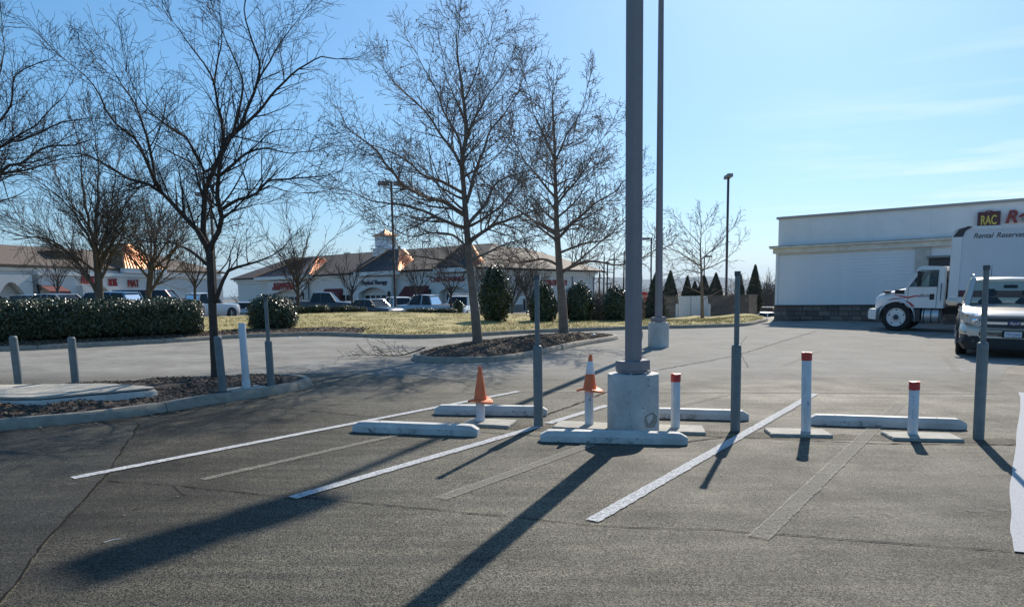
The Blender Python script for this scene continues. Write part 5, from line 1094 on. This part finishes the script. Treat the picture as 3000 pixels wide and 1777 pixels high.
    for sgn in (-1, 1):
        MB().box(f - .30, f - .055, sgn * W * .72 - .16, sgn * W * .72 + .16, zt - .30, zt - .17, None, .03).build('headlight', 'lamp_clear', e)
        MB().box(xb - .0, xb + .14, sgn * W * .80 - .10, sgn * W * .80 + .10, c['deck'] - .34, c['deck'] - .12, None, .03).build('taillight', 'signal_red', e)
        MB().box(c['cowl'] - .30, c['cowl'] - .14, sgn * (W + .02) - .09, sgn * (W + .02) + .09, c['belt'] + .0, c['belt'] + .14, None, .04).build('wing_mirror', P, e)
        for x in (.35, -.75): MB().box(x, x + .2, sgn * (W + .004) - .012, sgn * (W + .004) + .012, c['belt'] - .2, c['belt'] - .16).build('door_handle', P, e)
    MB().box(f - .05, f + .004, -W * .5, W * .5, .42, zt - .34).build('grille', 'black', e)
    MB().box(xb - .012, xb + .05, -.26, .26, .62, .76).build('number_plate', 'plate', e)
    return e
def park(kind, paint, px, Y, head, label, **k):
    X = (px - 1500) / FPX * Y; z = k.pop('z', None); return car(kind, paint, (X, Y, farz(X, Y) if z is None else z), R(head), label, **k)
park('suv', 'navy', -45, 47, 75, 'dark car end showing at the extreme left above the hedge', z=-.62)
park('suv', 'grey', 88, 46, 160, 'grey-blue hatchback above the hedge at the far left', z=-.88)
park('sedan', 'grey', 190, 40, -15, 'dark sedan roof just above the hedge, left of the twin trunk', z=-.44)
park('suv', 'blue', 305, 43, 170, 'blue car between the two trunks behind the hedge', z=-.66)
park('long', 'maroon', 468, 50, 8, 'long dark maroon wagon parked behind the hedge', z=-.78)
park('pickup', 'white', 592, 54, 60, 'white pickup left of the dark tree trunk', z=-1.05)
park('sedan', 'paleblue', 675, 92, 150, 'pale blue sedan in the gap between the shops')
park('suv', 'silver', 722, 85, 110, 'silver car partly hidden by the round bush', z=-2.35)
park('pickup', 'black', 948, 62, 0, 'black pickup parked behind the round bush', z=-1.12)
park('sedan', 'white', 1026, 66, -20, 'white sedan behind the low shrubs', z=-1.55)
park('sedan', 'black', 1098, 54, -35, 'dark sedan with sun glare on its windscreen', z=-1.05)
park('van', 'silver', 1132, 66, 70, 'silver van right behind the dark sedan', z=-1.62)
park('pickup', 'white', 1172, 62, 120, 'white pickup bed left of the silver pickup', z=-1.50)
park('pickup', 'silver', 1255, 58, 155, 'silver pickup facing left before the red awning', z=-1.25)
e = park('pickup', 'white', 1352, 60, -100, 'white pickup with ladder rack behind the tall sycamore trunk', z=-1.35)
rk = MB()
for x in (-1.0, .4): rk.bar((x, -.85, 2.0), (x, .85, 2.0), .06)
for y in (-.8, .8): rk.bar((-2.4, y, 2.0), (1.0, y, 2.0), .06); rk.bar((-2.3, y, 1.2), (-2.3, y, 2.0), .05); rk.bar((.4, y, 1.85), (.4, y, 2.0), .05)
rk.build('ladder_rack', 'alu', e)
e = park('pickup', 'white', 2242, 70, 175, 'distant white pickup at the corner of the pale shop', z=-3.08)
rk = MB()
for y in (-.8, .8): rk.bar((-2.8, y, 2.35), (1.6, y, 2.35), .05); rk.bar((-2.7, y, 1.2), (-2.7, y, 2.35), .05); rk.bar((.9, y, 1.8), (.9, y, 2.35), .05)
rk.build('ladder_rack', 'alu', e)
b = at(1342, 925, 40); shrub('dark_shrub', (b.x, b.y, b.z), .28, .28, .42, 'small dark rounded shrub before the ladder-rack pickup', 900, .04, ('holly0',), 'holly_core', 'shrub', None, 2.4, rough=.03)

# --- tan sport utility car facing the viewer at the right edge
SX = Vector((10.75, 15.75, 0)); hd = math.atan2(-.86, -.51); fwd = Vector((math.cos(hd), math.sin(hd), 0))
CS['big'] = dict(L=5.0, W=1.0, H=1.76, belt=1.12, hood=1.06, cowl=1.05, rf=.35, rr=-1.9, rb=-2.2, deck=1.1)
ctr = SX - fwd * 2.5
e = car('big', 'pewter', (ctr.x, ctr.y, 0), hd, 'pewter sport utility car facing the camera at the right edge', None, True, 'sport_utility_car', True)
for o in list(e.children):
    if o.name.split('.')[0] in ('grille', 'headlight', 'number_plate', 'roof_rail'): bpy.data.objects.remove(o)
f = 2.5
# nose: lower black bumper, grille bars, badge, lamps
def nose(y, z, x): return Vector((x, y, z))
MB().rings([ring(f + .05, .80, .20, .48, .9, 0), ring(f - .02, .93, .18, .50, .95, 0), ring(f - .25, 1.0, .18, .50, .97, 0), ring(f - .55, 1.008, .18, .42, .97, 0)]).build('lower_bumper', 'black', e, 'auto')
MB().rings([ring(f + .055, .62, .44, .60, .95, .0), ring(f + .03, .86, .43, .66, .96, 0), ring(f - .12, .965, .42, .78, .97, 0), ring(f - .4, .995, .42, .80, .97, 0)]).build('bumper_cover', 'car_pewter', e, 'auto')
g = MB().box(f - .05, f + .062, -.60, .60, .60, .93, None, .02).build('grille', 'darkgrey', e)
for z0, z1, m_ in ((.865, .925, 'steel'), (.735, .80, 'chrome'), (.605, .665, 'steel')): MB().box(f + .055, f + .082, -.62, .62, z0, z1, None, .01).build('grille_bar', m_, g)
mesh = MB()
for zc in (.893, .635):
    for k in range(40):
        y = -.6 + k * .03; mesh.bar((f + .085, y, zc - .022), (f + .085, y + .03, zc + .022), .008); mesh.bar((f + .085, y + .03, zc - .022), (f + .085, y, zc + .022), .008)
struct(mesh.build('grille_mesh', 'darkgrey', g), 'stuff')
o = MB(); o.lathe([(.062, 0), (.064, .012), (.058, .018), (.001, .018)], 28, mat=tr(f + .083, 0, .768) @ Matrix.Rotation(R(90), 4, 'Y') @ Matrix.Diagonal((.85, 1.9, 1, 1))); bd = o.build('badge', 'oval_blue', g, 'auto')
text('badge_lettering', 'Ford', .085, 'chrome', bd, tr(f + .103, 0, .742) @ rz(R(90)) @ Matrix.Rotation(R(90), 4, 'X'), .002, .35, 'CENTER')
for s in (-1, 1):
    h_ = MB().rings([[nose(s * y * .0 + s * (yy), zz, xx) for yy, zz in ((y0, z0), (y1, z0 + .03), (y1, z1), (y0, z1 - .02))] for xx, y0, y1, z0, z1 in ((f + .045, .64, .80, .72, .93), (f - .04, .64, .91, .73, .96), (f - .22, .66, .985, .80, 1.0))]).build('headlight', 'lamp_clear', e, 'auto')
    MB().box(f - .10, f + .02, s * .80 - .09, s * .80 + .09, .90, .95, None, .02).build('turn_lamp', 'amber', h_)
    MB().lathe([(.055, 0), (.06, .02), (.045, .03), (.001, .03)], 16, mat=tr(f + .03, s * .72, .81) @ Matrix.Rotation(R(90), 4, 'Y')).build('lamp_projector', 'chrome', h_, True)
    MB().lathe([(.05, 0), (.052, .02), (.03, .03), (.001, .03)], 16, mat=tr(f + .02, s * .72, .36) @ Matrix.Rotation(R(90), 4, 'Y')).build('fog_lamp', 'lamp_clear', e, True)
    MB().tube([Vector((.25, s * .74, 1.76)), Vector((.05, s * .755, 1.82)), Vector((-1.0, s * .76, 1.835)), Vector((-1.7, s * .75, 1.80))], .022, 8).build('roof_rail', 'chrome', e, True)
    MB().box(.95, 1.2, s * 1.16 - .14, s * 1.16 + .14, 1.10, 1.28, None, .06).build('mirror_shell', 'car_pewter', e); MB().bar((1.02, s * .95, 1.1), (1.05, s * 1.08, 1.15), .06).build('mirror_arm', 'black', e)
    MB().box(.0, .45, s * .38 - .24, s * .38 + .24, .75, 1.28, None, .1).build('front_seat', 'seat', e); MB().box(.08, .26, s * .38 - .13, s * .38 + .13, 1.30, 1.48, None, .06).build('headrest', 'seat', e)
    MB().tube([Vector((f - .5, s * .55, 1.045)), Vector((f - .9, s * .50, 1.07)), Vector((1.1, s * .46, 1.09))], .02, 6).build('hood_crease', 'car_pewter', e, True)
for o in list(e.children):
    if o.name.split('.')[0] == 'wing_mirror': bpy.data.objects.remove(o)
MB().box(.85, 1.0, -.85, .85, .9, 1.14, None, .05).build('dashboard', 'black', e)
MB().box(.48, .52, -.14, .14, 1.50, 1.58, None, .02).build('rear_view_mirror', 'black', e); MB().tube([Vector((1.1, .5, 1.08)), Vector((.95, .1, 1.13)), Vector((.93, -.2, 1.14))], .01, 5).build('wiper', 'black', e)
pl = MB().box(f + .06, f + .085, -.20, .20, .46, .60, None, .01).build('plate_holder', 'black', e); p2 = MB().box(f + .086, f + .092, -.155, .155, .475, .59).build('number_plate', 'plate', pl)
text('plate_lettering', 'TFCJ60', .085, 'plate_blue', p2, tr(f + .094, -.14, .502) @ rz(R(90)) @ Matrix.Rotation(R(90), 4, 'X'), .001)
q = p2.children[0]; w = max(v.co.x for v in q.data.vertices)
for v in q.data.vertices: v.co.x *= .27 / w
MB().tube([Vector((-.9, -.35, 1.77)), Vector((-1.0, -.35, 2.05))], .006, 5).build('aerial', 'black', e)

# --- box truck
th = math.atan2(.617, -.787); te = empty('box_truck', tr(13.60, 25.66, 0) @ rz(th) @ Matrix.Diagonal((.90, .945, .945, 1)), 'white box truck with bonneted cab parked by the pale shop', 'truck')
def tring(x, w, z0, z1, r_=.12):
    h = [(w * .96, z0), (w, z0 + .06), (w, z1 - r_), (w - r_ * .35, z1 - r_ * .3), (w - r_, z1)]
    return [Vector((x, -y, z)) for y, z in h] + [Vector((x, 0, z1 + .03))] + [Vector((x, y, z)) for y, z in reversed(h)]
MB().rings([tring(.82, .74, .80, 1.16, .14), tring(.70, .84, .78, 1.28, .16), tring(.45, .92, .95, 1.36, .2), tring(.1, .97, 1.02, 1.44, .22), tring(-.22, 1.0, 1.02, 1.52, .22), tring(-.28, 1.0, .86, 1.54, .2)]).build('bonnet', 'white_metal', te, 'auto')
for s in (-1, 1):                                                        # wheel-arch fenders
    rg = []
    for k in range(13):
        a = R(-8 + 196 * k / 12); rg.append([Vector((.62 * math.cos(a), s * y, .52 + .62 * math.sin(a) + dz)) for y, dz in ((.80, 0), (1.14, -.02), (1.16, -.06), (1.14, -.09), (.80, -.07))])
    MB().rings(rg).build('fender', 'white_metal', te, 'auto')
    MB().rings([tring(.82, .02, .8, 1.0, .005)] * 1 + [tring(.81, .02, .8, 1.0, .005)]) if False else None
    hl = MB().rings([[Vector((x, s * y0, z0)), Vector((x - .22, s * y1, z0 + .02)), Vector((x - .30, s * y1, z1)), Vector((x - .04, s * y0, z1 - .03))] for x, y0, y1, z0, z1 in ((.845, .50, .86, .86, 1.02), (.78, .50, .86, .86, 1.02))]).build('headlight', 'lamp_clear', te)
    wheel_t = wheel(te, 0, s * 1.0, .50, s, .28)
    for o in list(wheel_t.children):
        if o.name.startswith('rim'): bpy.data.objects.remove(o)
    rm = MB(); seg = 32; rg = []
    for rr, h in ((.325, .135), (.31, .10), (.27, .06), (.20, .075), (.11, .09), (.10, .14), (.085, .15), (.001, .15)): rg.append([Vector((rr * math.cos(2 * math.pi * k / seg), h, rr * math.sin(2 * math.pi * k / seg))) for k in range(seg)])
    rm.rings(rg, False).build('rim', 'white_metal', wheel_t, 'auto')
    hb = MB().lathe([(.095, .10), (.095, .155), (.07, .165), (.001, .165)], 20, axis='y', mat=Matrix.Scale(-1, 4, (0, 1, 0))).build('hub', 'darkgrey', wheel_t, 'auto')
    nuts = MB(); holes = MB()
    for k in range(10): a = 2 * math.pi * k / 10; nuts.lathe([(.014, .07), (.014, .105)], 6, axis='y', mat=Matrix.Scale(-1, 4, (0, 1, 0)) @ tr(.155 * math.cos(a), 0, .155 * math.sin(a)))
    for k in range(5): a = 2 * math.pi * k / 5 + .3; holes.lathe([(.032, .050), (.032, .068), (.001, .068)], 10, axis='y', mat=Matrix.Scale(-1, 4, (0, 1, 0)) @ tr(.245 * math.cos(a), .0, .245 * math.sin(a)))
    struct(nuts.build('wheel_nuts', 'darkgrey', wheel_t), 'stuff'); struct(holes.build('hand_holes', 'black', wheel_t), 'stuff')
    for xw in (-5.6,): wheel(te, xw, s * .98, .50, s, .5)
    MB().tube([Vector((-1.50, s * 1.02, 2.26)), Vector((-1.53, s * 1.03, 1.6)), Vector((-1.53, s * 1.03, .95))], .035, 6).build('grab_pipe', 'trim', te, True)
    mi = MB().box(-.78, -.66, s * 1.32 - .10, s * 1.32 + .10, 1.62, 2.12, None, .03).build('side_mirror', 'black', te); MB().bar((-.55, s * 1.0, 2.1), (-.72, s * 1.30, 2.08), .03).build('mirror_arm', 'black', mi); MB().bar((-.6, s * 1.0, 1.56), (-.72, s * 1.30, 1.64), .03).build('mirror_arm', 'black', mi)
MB().rings([[Vector((x, y, z)) for y, z in ((-1.12, z0), (1.12, z0), (1.12, z1), (-1.12, z1))] for x, z0, z1 in ((.70, .40, .76), (.93, .42, .78), (.97, .48, .70))]).build('front_bumper', 'white_metal', te, 'auto')
MB().box(.60, .855, -.62, .62, .84, 1.14, None, .03).build('grille', 'darkgrey', te); MB().box(.3, .52, .6, .95, 1.35, 1.42).build('hood_vent', 'darkgrey', te)
MB().rings([[Vector((x, y, z)) for y, z in ((.985, 1.32), (1.006, 1.36), (1.006, 1.44), (.99, 1.46))] for x in (.12, -.2)]).build('air_intake', 'black', te)
# cab: shell with real openings
cabL = [(-.26, .84), (-1.50, .84), (-1.50, 2.20), (-1.44, 2.27), (-.75, 2.30), (-.62, 2.25), (-.26, 1.56)]
wo = [(-.76, 1.60), (-1.26, 1.60), (-1.26, 2.14), (-.84, 2.14), (-.76, 1.98)]
for s in (-1, 1):
    def P3(pts, y, tilt=.05): return [Vector((x, s * (y - max(0, z - 1.55) * tilt * 2), z)) for x, z in pts]
    for nm, pts in (('door_skin', [(-.26, .84), (-1.28, .84), (-1.28, 1.60), (-.26, 1.56)]), ('rear_panel', [(-1.28, .84), (-1.50, .84), (-1.50, 2.20), (-1.44, 2.27), (-1.28, 2.28)]), ('roof_side', [(-1.28, 2.14), (-1.28, 2.28), (-.75, 2.30), (-.62, 2.25), (-.70, 2.10)]), ('front_pillar', [(-.26, 1.56), (-.34, 1.56), (-.70, 2.10), (-.62, 2.25)])):
        a, b = P3(pts, 1.06), P3(pts, 1.02); m = MB(); m.rings([a, b]); m.build(nm, 'white_metal', te)
    m = MB(); q = P3([(-.76, 1.60), (-1.26, 1.60), (-1.26, 2.13), (-.76, 2.13)], 1.045); m.quad(*q); m.build('door_window', 'glass', te)
    m = MB(); q = P3([(-.40, 1.60), (-.72, 1.60), (-.72, 2.08), (-.68, 2.08)], 1.045); m.quad(*q); m.build('vent_window', 'glass', te)
    for a_, b_ in (((-.74, 1.585), (-1.28, 1.585)), ((-1.27, 1.585), (-1.27, 2.15)), ((-1.28, 2.14), (-.70, 2.14)), ((-.74, 1.585), (-.74, 2.14))): p0, p1 = P3([a_, b_], 1.062); MB().bar(p0, p1, .022).build('window_seal', 'black', te)
    MB().box(-1.20, -1.05, s * 1.062 - .02, s * 1.062 + .02, 1.13, 1.33, None, .015).build('door_handle', 'black', te); MB().box(-1.41, -1.39, s * 1.068 - .012, s * 1.068 + .012, 1.1, 1.7).build('grab_rail', 'black', te)
    for za, zb, xa in ((.84, 1.58, -1.275), (.84, 1.56, -.34)): MB().box(xa - .006, xa + .006, s * 1.061 - .003, s * 1.061 + .003, za, zb).build('door_gap', 'darkgrey', te)
    # red swooshes on bonnet and door, name on the door
    for pts in ([(.30, 1.33), (-.1, 1.26), (-.35, 1.22), (-.55, 1.27), (-.95, 1.30), (-.55, 1.22), (-.35, 1.16)], [(.42, 1.08), (.15, 1.15), (-.25, 1.18), (.10, 1.12)], [(-.26, 1.10), (-.45, 1.02), (-.60, .88), (-.50, .88), (-.36, .96)]):
        MB().prism([(x, z) for x, z in pts], 0, .004, Matrix(((1, 0, 0, 0), (0, 0, s, s * 1.0615), (0, 1, 0, 0), (0, 0, 0, 1)))).build('red_swoosh', 'stripe_red', te)
tx = text('door_lettering', 'Ryder', .15, 'black', te, tr(-.74, 1.064, 1.225) @ rz(R(180)) @ Matrix.Rotation(R(90), 4, 'X'), .002, .25)
MB().tube([Vector((-.66 - .12 * t, 1.064, 1.24 - .035 * math.sin(t * 3))) for t in (0, .25, .5, .75, 1)], .007, 4).build('door_emblem', 'black', te)
m = MB(); m.rings([[Vector((x, y, z)) for y in (-.98, -.6, 0, .6, .98)] for x, z in ((-.60, 2.25), (-.75, 2.31), (-1.44, 2.28), (-1.5, 2.20))], False, False); m.build('cab_roof', 'white_metal', te, True)
MB().quad(Vector((-.27, -.93, 1.55)), Vector((-.27, .93, 1.55)), Vector((-.61, .94, 2.24)), Vector((-.61, -.94, 2.24))).build('windshield', 'glass', te)
MB().box(-1.52, -1.47, -1.0, 1.0, .84, 1.7).build('cab_back', 'white_metal', te); MB().box(-1.515, -1.475, -1.0, 1.0, 2.12, 2.24).build('cab_back', 'white_metal', te); MB().box(-1.45, -.35, -.98, .98, .84, 1.0).build('cab_floor', 'black', te)
for y in (-.5, .5): MB().box(-1.42, -1.0, y - .25, y + .25, 1.0, 1.9, None, .08).build('cab_seat', 'seat', te)
MB().lathe([(.20, 0), (.215, .015), (.20, .03)], 20, mat=tr(-.62, .5, 1.55) @ Matrix.Rotation(R(-50), 4, 'Y')).build('steering_wheel', 'black', te)
MB().box(-8.2, .55, -.42, .42, .62, .86).build('chassis', 'black', te)
MB().lathe([(.24, -.85), (.26, -.84), (.26, -1.42), (.24, -1.43)], 20, axis='x', mat=tr(0, .85, .58)).build('fuel_tank', 'alu', te, 'auto')
for x in (-.88, -1.12, -1.38): MB().lathe([(.266, x), (.266, x - .04)], 20, axis='x', mat=tr(0, .85, .58)).build('tank_strap', 'darkgrey', te)
MB().box(-.78, -.50, .70, 1.05, .35, .80, None, .02).build('step', 'darkgrey', te)
# cargo box
bx0, bx1, bz0, bz1 = -1.62, -8.4, 1.02, 3.55
bxm = MB().box(bx1, bx0 - .22, -1.24, 1.24, bz0, bz1 - .01).build('cargo_box', 'box_skin', te)
rg = []
for x, dy, dz in ((bx0 - .222, 0, 0), (bx0 - .08, .03, .05), (bx0, .12, .22)): rg.append([Vector((x, -1.235 + dy, bz0)), Vector((x, 1.235 - dy, bz0)), Vector((x, 1.235 - dy, bz1 - .03 - dz)), Vector((x, -1.235 + dy, bz1 - .03 - dz))])
MB().rings(rg).build('box_nose', 'alu', te, 'auto')
for s in (-1, 1):
    MB().box(bx0 - .34, bx0 - .04, s * 1.25 - .012, s * 1.25 + .012, bz0, bz1 - .32).build('corner_post', 'white_metal', te)
    MB().prism([(bx0 - .04, bz1 - .32), (bx0 - .34, bz1 - .32), (bx0 - .42, bz1 - .12), (bx0 - .62, bz1 - .0), (bx0 - .50, bz1 + .03), (bx0 - .22, bz1 - .06)], 0, .012, Matrix(((1, 0, 0, 0), (0, 0, s, s * 1.249), (0, 1, 0, 0), (0, 0, 0, 1)))).build('corner_guard', 'darkgrey', te)
    MB().box(bx1, bx0 - .62, s * 1.246 - .01, s * 1.246 + .01, bz1 - .09, bz1 + .02).build('top_rail', 'white_metal', te); MB().box(bx1, bx0 - .35, s * 1.246 - .01, s * 1.246 + .01, bz0 + .22, bz0 + .44).build('dark_band', 'sign_maroon', te); MB().box(bx1, bx0 - .35, s * 1.247 - .012, s * 1.247 + .012, bz0, bz0 + .20).build('bottom_rail', 'white_metal', te)
    rv = MB()
    for k in range(12):
        for j in range(18): rv.box(bx0 - .7 - k * .42, bx0 - .69 - k * .42, s * 1.2415 - .003, s * 1.2415 + .003, bz0 + .5 + j * .11, bz0 + .512 + j * .11)
    struct(rv.build('rivets', 'alu', bxm), 'stuff')
for wd2, xo in (('Rental', 0), ('Reservations:', .67), ('1-800', 2.05)):
    text('box_lettering', wd2, .225, 'darkgrey', te, tr(bx0 - .66 - xo, 1.2425, bz1 - .37) @ rz(R(180)) @ Matrix.Rotation(R(90), 4, 'X'), .001, .25, bold=.004)

# --- litter and small bits on the ground
for k, (x, y, z, lb) in enumerate(((1737, 983, .28, 'flat pale scrap of paper on the far mulch island'), (875, 990, 0, 'small white scrap by the kerb below the grass'), (326, 1585, 0, 'thin pale twig lying on the near asphalt'))):
    p = gp(x, y, z); m = MB()
    if k < 2: m.add([(p.x - .07, p.y - .04, z + .02), (p.x + .07, p.y - .03, z + .03), (p.x + .06, p.y + .05, z + .045), (p.x - .06, p.y + .04, z + .02), (p.x, p.y, z + .05)], [(0, 1, 4), (1, 2, 4), (2, 3, 4), (3, 0, 4)])
    else: m.tube([p + Vector((-.03, -.03, .006)), p + Vector((0, .01, .008)), p + Vector((.04, .04, .005))], .0025, 4)
    tag(m.build('paper_scrap' if k < 2 else 'twig', 'litter'), lb, 'litter' if k < 2 else 'twig')
lt = MB()
for k in range(260):
    i = random.randrange(len(i1)); p = i1[i]; t = (i1[(i + 1) % len(i1)] - p).normalized(); q = p - Vector((-t.y, t.x)) * abs(random.gauss(0, .16)); s = random.uniform(.006, .02)
    lt.mi = random.randrange(2); lt.box(-s, s, -s * .5, s * .5, 0, .006, tr(q.x, q.y, .009) @ rz(random.uniform(0, 6)))
struct(lt.build('leaf_litter', ['mulch_chip3', 'mulch_chip1']), 'stuff')

# ------------------------------------------------------------ the air
hz_ = MB().box(-9200, 9200, -1700, 9700, -345, 160).build('haze', 'concrete'); hz_.data.materials.clear()
hm = bpy.data.materials.new('haze'); hm.use_nodes = True; hn, hl = hm.node_tree.nodes, hm.node_tree.links
hn.remove(hn['Principled BSDF']); pv = hn.new('ShaderNodeVolumePrincipled'); pv.inputs['Color'].default_value = (.50, .74, 1, 1); pv.inputs['Density'].default_value = .00006; pv.inputs['Anisotropy'].default_value = .2
hl.new(pv.outputs[0], hn['Material Output'].inputs['Volume']); hz_.data.materials.append(hm); hz_['kind'] = 'stuff'
